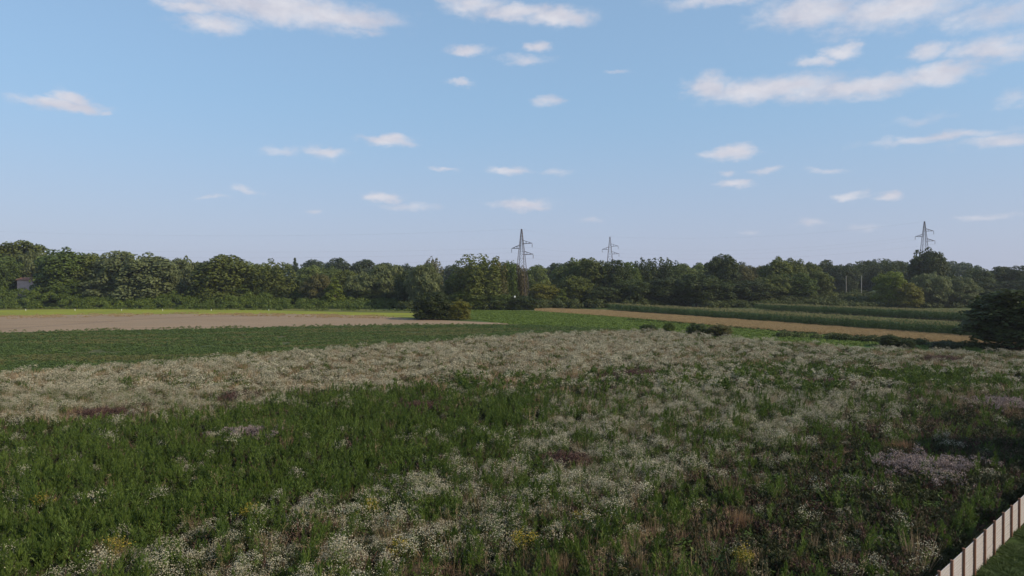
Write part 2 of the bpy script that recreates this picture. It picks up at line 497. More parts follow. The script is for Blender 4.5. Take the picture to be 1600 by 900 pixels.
CORN1 = [G(948, 484), G(1089, 495.5), G(1200, 504), G(1489, 526), G(1640, 538), (100.0, 112.0), (84.5, 139), (66, 191), (47, 226), (35, 243)]
CORN2 = [G(1212, 487), G(1300, 491), G(1489, 502), G(1640, 512), (135, 160), (118, 190), (92, 232), (86, 243)]
sheet('corn_field_near', CORN1, .036, M['f_corn'])
sheet('corn_field_far', CORN2, .036, M['f_corn'])
sheet('grass_track', [CORN1[9], CORN1[8], CORN1[7], CORN1[6], CORN1[5], (150, 112), CORN2[3], CORN2[2], CORN2[1], CORN2[0], (70, 262), (45, 262)], .010, M['f_grass'])
LAWN = [(13.2, 20.0), (20.6, 27.6), (30, 36.9), (44, 26), (40, 8), (14, 8)]


def bank(name, x0, x1, yb, hgt, depth, mat):
    """low dike: a swept profile with uneven crest"""
    n = 40
    prof = [(0, 0), (.18, .35), (.4, .85), (.55, 1), (.75, .9), (1, 0)]
    V, F = [], []
    r = np.random.default_rng(3)
    for i in range(n + 1):
        x = x0 + (x1 - x0) * i / n
        hh = hgt * (1 + .12 * math.sin(i * .9) + .1 * r.normal()) * min(1, i / 4, (n - i) / 4 + .01)
        y = yb(x)
        for a, b in prof:
            V.append((x, y + a * depth, b * hh))
    m = len(prof)
    for i in range(n):
        for k in range(m - 1):
            F.append((i * m + k, i * m + m + k, i * m + m + k + 1, i * m + k + 1))
    me = bpy.data.meshes.new(name)
    me.from_pydata(V, [], F)
    me.materials.append(mat)
    for p in me.polygons:
        p.use_smooth = True
    me.update()
    o = link(bpy.data.objects.new(name, me))
    tag(o, kind='structure')


bank('terrain_dike', -360, -75, lambda x: 258, 4.2, 44, M['ground'])
bank('terrain_bank', 112, 330, lambda x: 268, 5.0, 46, M['ground'])

# ------------------------------------------------------------------ scatter of ground cover
def proto_collection(name, meshes):
    c = bpy.data.collections.new(name)
    for i, me in enumerate(meshes):
        c.objects.link(bpy.data.objects.new('%s_%02d' % (name, i), me))
    return c


def scatter(name, label, cat, coll, pts, idx, sc, rot):
    n = len(pts)
    me = bpy.data.meshes.new(name)
    me.vertices.add(n)
    me.vertices.foreach_set('co', np.asarray(pts, dtype=np.float32).reshape(-1))
    a = me.attributes.new('pick', 'INT', 'POINT'); a.data.foreach_set('value', np.asarray(idx, dtype=np.int32))
    a = me.attributes.new('size', 'FLOAT_VECTOR', 'POINT'); a.data.foreach_set('vector', np.asarray(sc, dtype=np.float32).reshape(-1))
    a = me.attributes.new('turn', 'FLOAT_VECTOR', 'POINT'); a.data.foreach_set('vector', np.asarray(rot, dtype=np.float32).reshape(-1))
    o = link(bpy.data.objects.new(name, me))
    tag(o, label, cat, kind='stuff')
    ng = bpy.data.node_groups.new(name, 'GeometryNodeTree')
    ng.interface.new_socket('Geometry', in_out='INPUT', socket_type='NodeSocketGeometry')
    ng.interface.new_socket('Geometry', in_out='OUTPUT', socket_type='NodeSocketGeometry')
    gi = ng.nodes.new('NodeGroupInput'); go = ng.nodes.new('NodeGroupOutput')
    ci = ng.nodes.new('GeometryNodeCollectionInfo')
    ci.inputs['Collection'].default_value = coll
    ci.inputs['Separate Children'].default_value = True
    ci.inputs['Reset Children'].default_value = True
    ip = ng.nodes.new('GeometryNodeInstanceOnPoints')
    ip.inputs['Pick Instance'].default_value = True
    def named(nm, ty):
        q = ng.nodes.new('GeometryNodeInputNamedAttribute'); q.data_type = ty
        q.inputs['Name'].default_value = nm
        return next(s for s in q.outputs if s.enabled and s.name == 'Attribute')
    ng.links.new(gi.outputs[0], ip.inputs['Points'])
    ng.links.new(ci.outputs[0], ip.inputs['Instance'])
    ng.links.new(named('pick', 'INT'), ip.inputs['Instance Index'])
    ng.links.new(named('turn', 'FLOAT_VECTOR'), ip.inputs['Rotation'])
    ng.links.new(named('size', 'FLOAT_VECTOR'), ip.inputs['Scale'])
    ng.links.new(ip.outputs[0], go.inputs[0])
    md = o.modifiers.new('scatter', 'NODES'); md.node_group = ng
    return o


def inside(P, poly):
    x, y = P[:, 0], P[:, 1]
    r = np.zeros(len(P), bool)
    n = len(poly)
    for i in range(n):
        x0, y0 = poly[i]; x1, y1 = poly[(i + 1) % n]
        c = (y0 > y) != (y1 > y)
        with np.errstate(divide='ignore', invalid='ignore'):
            xi = (x1 - x0) * (y - y0) / (y1 - y0 + 1e-12) + x0
        r ^= c & (x < xi)
    return r


def vnoise(P, freq, seed):
    """smooth value noise in the plane, 0..1"""
    g = np.random.default_rng(seed).random((64, 64))
    q = P * freq + 1000.0
    i = np.floor(q).astype(int); f = q - i
    f = f * f * (3 - 2 * f)
    a, b = i[:, 0] % 64, i[:, 1] % 64
    a1, b1 = (a + 1) % 64, (b + 1) % 64
    return (g[a, b] * (1 - f[:, 0]) + g[a1, b] * f[:, 0]) * (1 - f[:, 1]) + (g[a, b1] * (1 - f[:, 0]) + g[a1, b1] * f[:, 0]) * f[:, 1]


def fbm(P, freq, seed):
    return (vnoise(P, freq, seed) * .5 + vnoise(P, freq * 2.1, seed + 1) * .3 + vnoise(P, freq * 4.3, seed + 2) * .2)


# ---- plant shapes
def stalk_plant(rng, H, spread, stalks, leaves, lw, ll, mi_leaf=0, top=None):
    """leafy upright stalks; top = (material index, cards, size) adds a head to each stalk"""
    Q, mi = [], []
    for _ in range(stalks):
        b = np.array([rng.normal() * spread * .35, rng.normal() * spread * .35, 0])
        h = H * rng.uniform(.75, 1.08)
        t = b + np.array([rng.normal() * spread * .5, rng.normal() * spread * .5, h])
        Q.append(blades(b[None], t[None], .014, rng)); mi += [1]
        u = rng.uniform(.12, 1.0, leaves)
        p0 = b + (t - b) * u[:, None]
        ang = rng.uniform(0, 2 * math.pi, leaves)
        out = np.stack([np.cos(ang), np.sin(ang), rng.uniform(.7, 1.7, leaves)], 1)
        Lf = ll * (1.15 - .75 * u) * rng.uniform(.7, 1.2, leaves)
        Q.append(blades(p0, p0 + unit(out) * Lf[:, None], lw, rng)); mi += [mi_leaf] * leaves
        if top:
            k = top[1]
            c = t + rng.normal(size=(k, 3)) * np.array([1, 1, .75]) * top[3] - np.array([0, 0, top[3] * .5])
            Q.append(cards(c, rng.normal(size=(k, 3)) + np.array([0, 0, .8]), top[2] * rng.uniform(.6, 1.2, k), top[2] * .7, rng)); mi += [top[0]] * k
    return np.concatenate(Q), np.array(mi)


def bloom_plant(rng, H, Rr, stems, nfl, fs, leaves=40):
    """bushy many-branched weed carrying a loose dome of small pale heads"""
    Q, mi = [], []
    tops = []
    for _ in range(stems):
        a = rng.uniform(0, 2 * math.pi); r = Rr * math.sqrt(rng.random())
        b = np.array([math.cos(a) * r * .35, math.sin(a) * r * .35, 0])
        t = np.array([math.cos(a) * r, math.sin(a) * r, H * (1 - .28 * (r / Rr) ** 2) * rng.uniform(.85, 1.05)])
        tops.append(t)
        Q.append(blades(b[None], t[None], .013, rng)); mi += [1]
    tops = np.array(tops)
    u = rng.integers(0, stems, leaves); v = rng.uniform(.1, .85, leaves)
    p0 = tops[u] * v[:, None] * np.array([.8, .8, 1])
    o = np.concatenate([rng.normal(size=(leaves, 2)), rng.uniform(.2, 1.2, (leaves, 1))], 1)
    Q.append(blades(p0, p0 + unit(o) * rng.uniform(.07, .16, (leaves, 1)), .024, rng)); mi += [0] * leaves
    k = rng.integers(0, stems, nfl)
    c = tops[k] + rng.normal(size=(nfl, 3)) * np.array([.085, .085, .045])
    Q.append(cards(c, rng.normal(size=(nfl, 3)) * .7 + np.array([0, 0, 1.0]), fs * rng.uniform(.6, 1.25, nfl), fs * .8, rng)); mi += [2] * nfl
    return np.concatenate(Q), np.array(mi)


def plume_plant(rng, H, n, rad, leaves, lw):
    """tall feathery spindles: leaves crowd round each stalk, bright towards the tip"""
    Q, mi = [], []
    for _ in range(n):
        b = np.array([rng.normal() * rad * .9, rng.normal() * rad * .9, 0])
        h = H * rng.uniform(.8, 1.05)
        t = b + np.array([rng.normal() * .07, rng.normal() * .07, h])
        Q.append(blades(b[None], t[None], .016, rng)); mi += [1]
        u = rng.uniform(.08, 1.0, leaves)
        ang = rng.uniform(0, 2 * math.pi, leaves)
        prof = np.sin(np.clip(u * .92 + .10, 0, 1) * math.pi) ** .7
        dr = np.stack([np.cos(ang), np.sin(ang), np.zeros(leaves)], 1)
        p0 = b + (t - b) * u[:, None] + dr * (rad * .25 * prof)[:, None]
        p1 = p0 + dr * (rad * .75 * prof * rng.uniform(.5, 1.1, leaves))[:, None] + np.array([0, 0, 1.0]) * rng.uniform(.07, .16, (leaves, 1))
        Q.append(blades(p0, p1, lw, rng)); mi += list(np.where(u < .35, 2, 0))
    return np.concatenate(Q), np.array(mi)


def grass_tuft(rng, H, spread, n, w):
    a = rng.uniform(0, 2 * math.pi, n); r = np.sqrt(rng.random(n))
    p0 = np.stack([np.cos(a) * r * spread * .4, np.sin(a) * r * spread * .4, np.zeros(n)], 1)
    h = H * rng.uniform(.55, 1.1, n)
    p1 = p0 + np.stack([np.cos(a) * r * spread * .7 + rng.normal(size=n) * .05, np.sin(a) * r * spread * .7 + rng.normal(size=n) * .05, h], 1)
    return blades(p0, p1, w, rng), np.zeros(n, int)


def bent_tuft(rng, H, n):
    """arching blades that bow over to one side"""
    a = rng.normal(.6, .9, n)
    p0 = rng.normal(size=(n, 3)) * np.array([.08, .08, 0])
    d = np.stack([np.cos(a), np.sin(a), np.zeros(n)], 1)
    h = H * rng.uniform(.6, 1.1, n)[:, None]
    p1 = p0 + d * h * .25 + np.array([0, 0, .75]) * h
    p2 = p1 + d * h * .45 + np.array([0, 0, .08]) * h
    return np.concatenate([blades(p0, p1, .014, rng), blades(p1, p2, .012, rng)]), np.zeros(2 * n, int)


def leafy_tuft(rng, H, Rr, n, ls):
    """low mound of broad leaves"""
    d = unit(rng.normal(size=(n, 3))); d[:, 2] = np.abs(d[:, 2])
    c = d * np.array([Rr, Rr, H]) * rng.uniform(.55, 1.0, (n, 1))
    return cards(c, d + rng.normal(size=(n, 3)) * .5 + np.array([0, 0, .5]), ls * rng.uniform(.7, 1.3, n), ls * .55, rng), np.zeros(n, int)


def pm(name, qm, mats, rng):
    q, mi = qm
    return quads_mesh(name, q, rng.random(len(q)), mi, mats)


rp = np.random.default_rng(11)
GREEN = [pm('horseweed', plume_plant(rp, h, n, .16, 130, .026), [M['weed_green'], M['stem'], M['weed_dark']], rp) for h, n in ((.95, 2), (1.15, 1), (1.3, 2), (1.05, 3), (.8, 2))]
GREEN += [pm('bushy_weed', stalk_plant(rp, h, .40, 9, 34, .030, .16), [M['weed_green'], M['stem']], rp) for h in (.8, 1.0)]
GREENF = [pm('horseweed_coarse', plume_plant(rp, h, 3, .30, 80, .06), [M['weed_green'], M['stem'], M['weed_dark']], rp) for h in (.85, 1.05, 1.2)]
DARK = [pm('dark_weed', stalk_plant(rp, h, .45, 7, 26, .045, .20), [M['weed_dark'], M['stem']], rp) for h in (.5, .65, .75)]
BLOOM = [pm('white_weed', bloom_plant(rp, h, rr, 12, nf, .019, 90), [M['weed_green'], M['stem'], M['white_bloom']], rp) for h, rr, nf in ((.8, .26, 120), (1.0, .40, 260), (1.15, .34, 200), (.9, .30, 90), (.95, .24, 50))]
BLOOMF = [pm('white_weed_coarse', bloom_plant(rp, h, rr, 14, 110, .036, 50), [M['weed_green'], M['stem'], M['white_bloom']], rp) for h, rr in ((.75, .42), (1.0, .55), (1.15, .5))]
DRY = [pm('dry_grass', grass_tuft(rp, h, .38, 70, .014), [M['dry']], rp) for h in (.7, .9, .8)]
DRY += [pm('dead_stems', stalk_plant(rp, h, .35, 5, 8, .012, .16, 0, (0, 14, .016, .05)), [M['dry'], M['dry']], rp) for h in (1.2, 1.0)]
DRY += [pm('bent_grass', bent_tuft(rp, .6, 44), [M['straw']], rp)]
DARK += [pm('broad_weed', leafy_tuft(rp, .5, .28, 60, .07), [M['weed_green']], rp), pm('ruddy_weed', stalk_plant(rp, .7, .4, 7, 24, .03, .16), [M['maroon'], M['stem']], rp)]
DRYF = [pm('dry_grass_coarse', grass_tuft(rp, h, .6, 60, .032), [M['dry']], rp) for h in (.75, .85)]

# ---- where each plant of the meadow grows, drawn as patches of the photograph and laid on the ground
def toP(P, h=.7):
    return np.stack([800 + P[:, 0] / P[:, 1] * FOC, HOR + (CAM_H - h) * FOC / P[:, 1]], 1)


WHITE_BAND = [(-900, 640), (0, 560), (600, 525), (1000, 500), (1200, 515), (2200, 560), (2200, 610), (1600, 590), (1400, 575), (1150, 572), (1000, 580), (860, 590), (640, 600),
              (470, 616), (380, 634), (250, 650), (0, 672), (-900, 730)]
WHITE_DIAG = [(60, 930), (210, 850), (420, 800), (600, 762), (760, 722), (840, 668), (900, 618), (1010, 588), (1240, 585), (1420, 605), (1400, 650), (1260, 690), (1120, 740), (960, 800), (800, 850), (620, 900), (560, 960)]
GREEN_ZONE = [(-900, 740), (0, 680), (250, 660), (400, 646), (600, 626), (780, 622), (860, 645), (830, 672), (760, 718), (600, 760), (400, 798), (210, 848), (90, 905), (-60, 940), (-900, 1500)]
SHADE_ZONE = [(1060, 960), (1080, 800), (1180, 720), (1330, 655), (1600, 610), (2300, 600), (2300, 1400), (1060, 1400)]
MAUVES = [(1450, 728, 92, 26), (1580, 632, 72, 15), (385, 677, 42, 8)]
DARKS = [(885, 716, 46, 11), (655, 634, 42, 8), (985, 583, 62, 8), (370, 616, 34, 7), (1300, 598, 50, 7), (160, 644, 60, 7), (1480, 560, 40, 5)]


def soft(P, poly, w):
    """0..1 membership blurred by jittering the sample points"""
    s = np.zeros(len(P))
    r = np.random.default_rng(5)
    for _ in range(5):
        s += inside(P + r.normal(size=P.shape) * np.array([w * 2.2, w]), poly)
    return s / 5


def meadow_points(y0, y1, dens, seed):
    r = np.random.default_rng(seed)
    W2 = y1 * .85 + 14
    n = int((y1 - y0) * 2 * W2 * dens)
    P = np.stack([r.uniform(-W2, W2, n), r.uniform(y0, y1, n)], 1)
    P = P[(np.abs(P[:, 0]) < P[:, 1] * .80 + 7) & inside(P, MEADOW) & ~inside(P, FENCE_SIDE)]
    return P, r


FENCE_A, FENCE_B = Vector((12.76, 20.39)), Vector((31.2, 37.28))      # line of the white fence
FENCE_SIDE = [(FENCE_A.x - .6 - 11.06, FENCE_A.y + .66 - 10.1), (FENCE_A.x - .6, FENCE_A.y + .66), (FENCE_B.x - .6, FENCE_B.y + .66), (80, 60), (80, 0), (0, 0)]

for bi, (y0, y1, dens, near) in enumerate([(17, 34, 15, True), (34, 58, 10, True), (58, 135, 5.0, False)]):
    P, r = meadow_points(y0, y1, dens, 40 + bi)
    S = toP(P)
    jw = 5 + (S[:, 1] - 500) * .045
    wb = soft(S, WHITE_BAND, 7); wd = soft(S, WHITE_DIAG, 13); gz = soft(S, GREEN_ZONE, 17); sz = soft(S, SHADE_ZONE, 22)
    n1 = fbm(P, .16, 1); n2 = fbm(P, .42, 9); n3 = fbm(P, .10, 21); n4 = fbm(P, .5, 33)
    right = np.clip((S[:, 0] - 980) / 250, 0, 1)
    k = np.clip((n2 - .49) * 9, -1, 1)
    k2 = np.clip((fbm(P, .85, 77) - .5) * 9, -1, 1)
    kk = np.clip(k * .6 + k2 * .7, -1, 1)
    white = .08 + wb * (1.05 - .35 * right) * (1 + .8 * kk) + wd * (.85 + .45 * right) * (1 + .97 * kk) + .45 * np.clip(kk - .4, 0, 1) * (1 + right)
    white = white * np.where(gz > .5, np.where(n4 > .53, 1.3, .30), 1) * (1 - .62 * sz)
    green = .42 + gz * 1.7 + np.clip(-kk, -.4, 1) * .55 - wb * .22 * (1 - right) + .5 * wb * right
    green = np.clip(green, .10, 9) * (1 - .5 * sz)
    dry = .08 + .38 * np.clip((n1 - .56) * 8, 0, 1) * (1 - gz * .93) + wb * (.20 - .08 * right) + .5 * wd * np.clip(-k2 * k, 0, 1)
    mot = np.clip((fbm(P, .24, 171) - .53) * 8, 0, 1)
    green = green + wb * mot * (.75 + .4 * right)
    dry = dry + wb * .5 * np.clip((fbm(P, .3, 191) - .55) * 8, 0, 1)
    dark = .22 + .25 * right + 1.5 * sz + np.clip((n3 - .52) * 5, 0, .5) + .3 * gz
    for cx, cy, rx, ry in MAUVES + DARKS:
        e = ((S[:, 0] - cx) / rx) ** 2 + ((S[:, 1] - cy) / ry) ** 2 < 1
        white[e] *= .25; green[e] *= .35; dry[e] *= .5; dark[e] = .6
    Wt = np.stack([white, green, dry, dark], 1)
    Wt = Wt / Wt.sum(1, keepdims=True)
    Pk = r.random(len(P)) < np.clip(1.25 - 2.2 * np.clip(.44 - fbm(P, .9, 131), 0, 1) * 3, .25, 1)
    u = r.random(len(P))
    sp = (u[:, None] > np.cumsum(Wt, 1)).sum(1).clip(0, 3)
    names = ['white_flowering_weeds', 'green_stalk_weeds', 'dry_grass_tufts', 'dark_undergrowth']
    where = ['in the near part of the meadow', 'in the middle of the meadow', 'along the far side of the meadow'][bi]
    looks = ['pale white flowering weeds', 'green upright leafy weeds', 'tan dry grass tufts', 'dark low weeds']
    sets = [BLOOM if near else BLOOMF, GREEN if near else GREENF, DRY if near else DRYF, DARK]
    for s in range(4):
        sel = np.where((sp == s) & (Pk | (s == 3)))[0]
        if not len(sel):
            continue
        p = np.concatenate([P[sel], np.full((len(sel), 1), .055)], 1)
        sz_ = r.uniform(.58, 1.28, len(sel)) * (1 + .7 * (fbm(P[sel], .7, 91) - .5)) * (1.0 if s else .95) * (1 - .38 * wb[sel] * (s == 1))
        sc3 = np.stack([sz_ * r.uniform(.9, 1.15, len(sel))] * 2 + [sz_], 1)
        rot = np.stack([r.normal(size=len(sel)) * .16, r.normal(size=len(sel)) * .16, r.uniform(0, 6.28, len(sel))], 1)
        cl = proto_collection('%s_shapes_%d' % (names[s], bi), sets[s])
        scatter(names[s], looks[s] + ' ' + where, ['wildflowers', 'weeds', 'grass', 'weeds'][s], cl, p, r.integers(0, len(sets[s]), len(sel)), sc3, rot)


def fill(name, label, cat, poly, dens, shapes, seed, zs=(.8, 1.2), xy=1.0, cut=None, z=.03, streak=None, mixrows=None):
    r = np.random.default_rng(seed)
    A = np.array(poly)
    lo, hi = A.min(0), A.max(0)
    n = int((hi - lo).prod() * dens)
    P = lo + r.random((n, 2)) * (hi - lo)
    P = P[inside(P, poly) & (np.abs(P[:, 0]) < P[:, 1] * .80 + 8)]
    if cut is not None:
        P = P[fbm(P, cut[0], seed) > cut[1]]
    if streak:
        ca, sa = math.cos(streak[0]), math.sin(streak[0])
        v = P[:, 1] * ca - P[:, 0] * sa
        w = np.round(v / streak[1]) * streak[1] - v
        P = P + np.stack([-sa * w, ca * w], 1) * .85
    m = len(P)
    s = r.uniform(*zs, m)
    sc3 = np.stack([s * xy, s * xy, s * (1 + .2 * (fbm(P, .3, seed + 5) - .5))], 1)
    rot = np.stack([r.normal(size=m) * .06, r.normal(size=m) * .06, r.uniform(0, 6.28, m)], 1)
    cl = proto_collection(name + '_shapes', shapes)
    pick = r.integers(0, len(shapes), m)
    if mixrows:                      # the later shapes grow in long streaks along the rows
        ca, sa = math.cos(mixrows[0]), math.sin(mixrows[0])
        Q = np.stack([(P[:, 0] * ca + P[:, 1] * sa) * .12, P[:, 1] * ca - P[:, 0] * sa], 1)
        f = fbm(Q, .42, seed + 9) + .16 * (r.random(m) - .5)
        k = mixrows[1]
        pick = np.where(f > .56, k + pick % (len(shapes) - k), pick % k)
        sc3[:, 2] *= np.where(f > .56, .7, .85)
    return scatter(name, label, cat, cl, np.concatenate([P, np.full((m, 1), z)], 1), pick, sc3, rot)


SOY = [pm('crop', leafy_tuft(rp, h, .42, 46, .10), [M[m]], rp) for h, m in ((.34, 'crop_dark'), (.42, 'crop_dark'), (.5, 'crop_dark'), (.36, 'crop_olive'), (.42, 'crop_olive'))]
BEET = [pm('crop_b', leafy_tuft(rp, .30, .6, 60, .13), [M['crop_bright']], rp) for _ in range(3)]
STUB = [pm('stubble', grass_tuft(rp, .5, .8, 46, .045), [M['stubble']], rp) for _ in range(3)]
DARKCROP = [G(-420, 536), G(0, 521.5), G(400, 513), G(600, 509), G(800, 508), G(880, 510), G(960, 513)] + [(x - 1, y + 1.5) for x, y in ME[7::-1]]
fill('dark_green_crop', 'dark green low crop between the bare soil and the white meadow', 'crop', DARKCROP, 5.2, SOY, 61, (.45, 1.15), 1.0, (.22, .30), mixrows=(RC, 3))
fill('bright_green_crop', 'bright green low crop beside the tan strip', 'crop', [G(715, 485), G(840, 486.5), G(1000, 499), G(1200, 518), G(1360, 531), G(1520, 542), G(1540, 549), G(1200, 535), G(1045, 520), G(1000, 518), G(900, 512), G(800, 507), G(735, 499)],
     2.2, BEET, 62, (.7, 1.1), 1.1, streak=(RR, .7))
fill('field_edge_weeds', 'ragged olive weeds where the bare soil meets the dark crop', 'weeds', [G(-300, 528), G(0, 517.5), G(400, 509.5), G(600, 506.5), G(790, 506), G(790, 510), G(600, 511), G(400, 516), G(0, 525), G(-300, 538)],
     .8, SOY, 66, (.4, 1.0), 1.0, (.25, .5))
fill('soil_edge_grass', 'thin yellowish grass creeping into the bare soil', 'grass', [G(-300, 495), G(0, 492), G(300, 489), G(590, 492), G(640, 496), G(590, 498), G(300, 493.5), G(0, 498), G(-300, 501)],
     .9, STUB, 67, (.35, .8), 1.0, (.2, .5))
fill('tan_stubble', 'dry tan stubble in a strip before the corn', 'stubble', [G(838, 482.5), G(940, 486), G(1089, 496.5), G(1200, 504.5), G(1489, 526), G(1640, 538), G(1640, 548), G(1489, 536.5), G(1200, 516), G(1089, 507), G(1000, 498.5), G(838, 487)],
     3.0, STUB, 63, (.7, 1.15), 1.0)


def corn_plant(rng):
    Q, mi = [], []
    H = 2.05 * rng.uniform(.95, 1.05)
    Q.append(blades(np.array([[0, 0, 0.]]), np.array([[0, 0, H]]), .05, rng)); mi += [0]
    for i in range(9):
        z = .25 + i * .2
        a = (i % 2) * math.pi + rng.normal() * .5
        d = np.array([math.cos(a), math.sin(a), 0])
        p0 = np.array([0, 0, z]); p1 = p0 + d * .28 + np.array([0, 0, .30]); p2 = p0 + d * .62 + np.array([0, 0, .12])
        Q.append(blades(p0[None], p1[None], .10, rng)); Q.append(blades(p1[None], p2[None], .10, rng)); mi += [0, 0]
    t = np.array([0, 0, H - .12])
    e = t + np.stack([rng.normal(size=7) * .12, rng.normal(size=7) * .12, rng.uniform(.25, .42, 7)], 1)
    Q.append(blades(np.repeat(t[None], 7, 0), e, .035, rng)); mi += [1] * 7
    return np.concatenate(Q), np.array(mi)


CORN = [pm('corn', corn_plant(rp), [M['corn'], M['tassel']], rp) for _ in range(4)]
fill('corn_rows', 'tall green corn with tan tassels in the nearer strip', 'corn', CORN1, 3.6, CORN, 64, (.86, 1.06), 1.15, streak=(RR, .8), z=.04)
fill('corn_rows', 'tall dark green corn in the farther strip behind the grass track', 'corn', CORN2, 3.4, CORN, 65, (.95, 1.12), 1.2, streak=(RR, .8), z=.04)

# ------------------------------------------------------------------ masses of leaves: brambles, hedges
def leaf_mass(lobes, per, ls, rng, asp=.6, core=.62):
    """cards on the upper shells of many lobes (x, y, z, r, flat)"""
    Q = []
    for x, y, z, rr, fl in lobes:
        n = int(per * rr * rr)
        d = unit(rng.normal(size=(n, 3)))
        d[:, 2] = np.where(d[:, 2] < -.35, -d[:, 2], d[:, 2])
        rad = rr * np.where(rng.random(n) < core, rng.uniform(.88, 1.06, n), rng.uniform(.5, .95, n))
        c = np.array([x, y, z]) + d * rad[:, None] * np.array([1, 1, fl])
        nn = d + rng.normal(size=(n, 3)) * .55 + np.array([0, 0, .25])
        Q.append(cards(c, nn, ls * rng.uniform(.6, 1.25, n), ls * asp * rng.uniform(.7, 1.2, n), rng))
    return np.concatenate(Q)


def mass(name, label, cat, lobes, mat, per=26, ls=.34, seed=1):
    rng = np.random.default_rng(seed)
    q = leaf_mass(lobes, per, ls, rng)
    q = q[q[:, :, 2].min(1) > -.2]
    v = np.clip(rng.normal(.45, .22, len(q)) + .35 * (fbm(q[:, 0, :2], .13, seed) - .5) * 2, 0, 1)
    o = link(bpy.data.objects.new(name, quads_mesh(name, q, v, None, [mat])))
    return tag(o, label, cat, kind='stuff')


rb = np.random.default_rng(21)
lob = []
for i in range(1000):
    x = rb.uniform(-300, -38)
    t = rb.random()
    y = 251 + t * 15
    px = 800 + x / y * FOC
    top = 7.2 if px < 110 else 4.4 if px < 260 else 5.0 if px < 420 else 3.0
    lob.append((x, y, (.2 + t ** .8 * top) * rb.uniform(.8, 1.05) - .3, rb.uniform(1.0, 2.0), .8))
mass('bramble_thicket', 'dense green bramble bank below the trees on the left', 'brambles', lob, M['bramble'], 42, .30, 31)
lob = []
for i in range(330):
    x = rb.uniform(-40, 72)
    y = 240 + max(0, x) * .42 + rb.random() * 12
    lob.append((x, y, rb.uniform(.2, 2.2), rb.uniform(1.1, 2.2), .85))
mass('undergrowth', 'dark undergrowth at the foot of the central trees near the pylon', 'undergrowth', lob, M['thicket'], 42, .32, 32)
lob = []
for i in range(760):
    x = rb.uniform(74, 260)
    t = rb.random()
    y = 256 + t * 34
    lob.append((x, y, (.5 + t * 5.4) * rb.uniform(.7, 1.05), rb.uniform(1.2, 2.5), .75))
mass('shrub_thicket', 'olive shrub thicket covering the bank behind the corn', 'shrubs', lob, M['thicket'], 38, .34, 33)


def strip_lobes(a, b, n, r0, r1, wid, rng):
    o = []
    for i in range(n):
        t = rng.random()
        px, py = a[0] + (b[0] - a[0]) * t, a[1] + (b[1] - a[1]) * t
        x, y = G(px, py)
        rr = rng.uniform(r0, r1)
        o.append((x + rng.normal() * wid, y + rng.normal() * wid, rr * .35, rr, .8))
    return o


mass('boundary_hedge', 'low dark hedge between the meadow and the tan strip at right', 'hedge', strip_lobes((1225, 527), (1545, 546), 75, .5, 1.15, .7, rb), M['thicket'], 170, .15, 34)
mass('weedy_verge', 'thin dark weedy verge along the lower edge of the tan strip', 'weeds', strip_lobes((985, 500.5), (1300, 525.5), 110, .25, .55, .5, rb), M['thicket'], 260, .13, 35)
mass('weedy_verge', 'thin green weeds along the far edge of the yellow green strip', 'weeds', strip_lobes((-60, 481.5), (650, 486), 200, .3, .75, 1.0, rb), M['bramble'], 150, .17, 36)

# far wood behind everything: a mass whose trees cannot be told apart
lob = []
for i in range(1500):
    x = rb.uniform(-560, 620)
    y = rb.uniform(470, 560)
    px = 800 + x / y * FOC
    top = 414 + 4 * math.sin(px * .021) + 3 * math.sin(px * .053 + 1)
    if px > 1240: top -= 5
    H = HZ(top, y)
    z = rb.uniform(.02, .84) * H
    lob.append((x, y, z, rb.uniform(3.2, 5.2) * (1.2 - .35 * z / H), 1.05))
mass('far_wood', 'distant band of woodland closing the horizon behind the trees', 'woodland', lob, foliage('far_leaf', (.030, .050, .022), (.07, .095, .036), .2, False, 0), 8, .85, 37)

# ------------------------------------------------------------------ trees
NW, NH = 12.0, 15.0                       # the size the crown shapes are made at


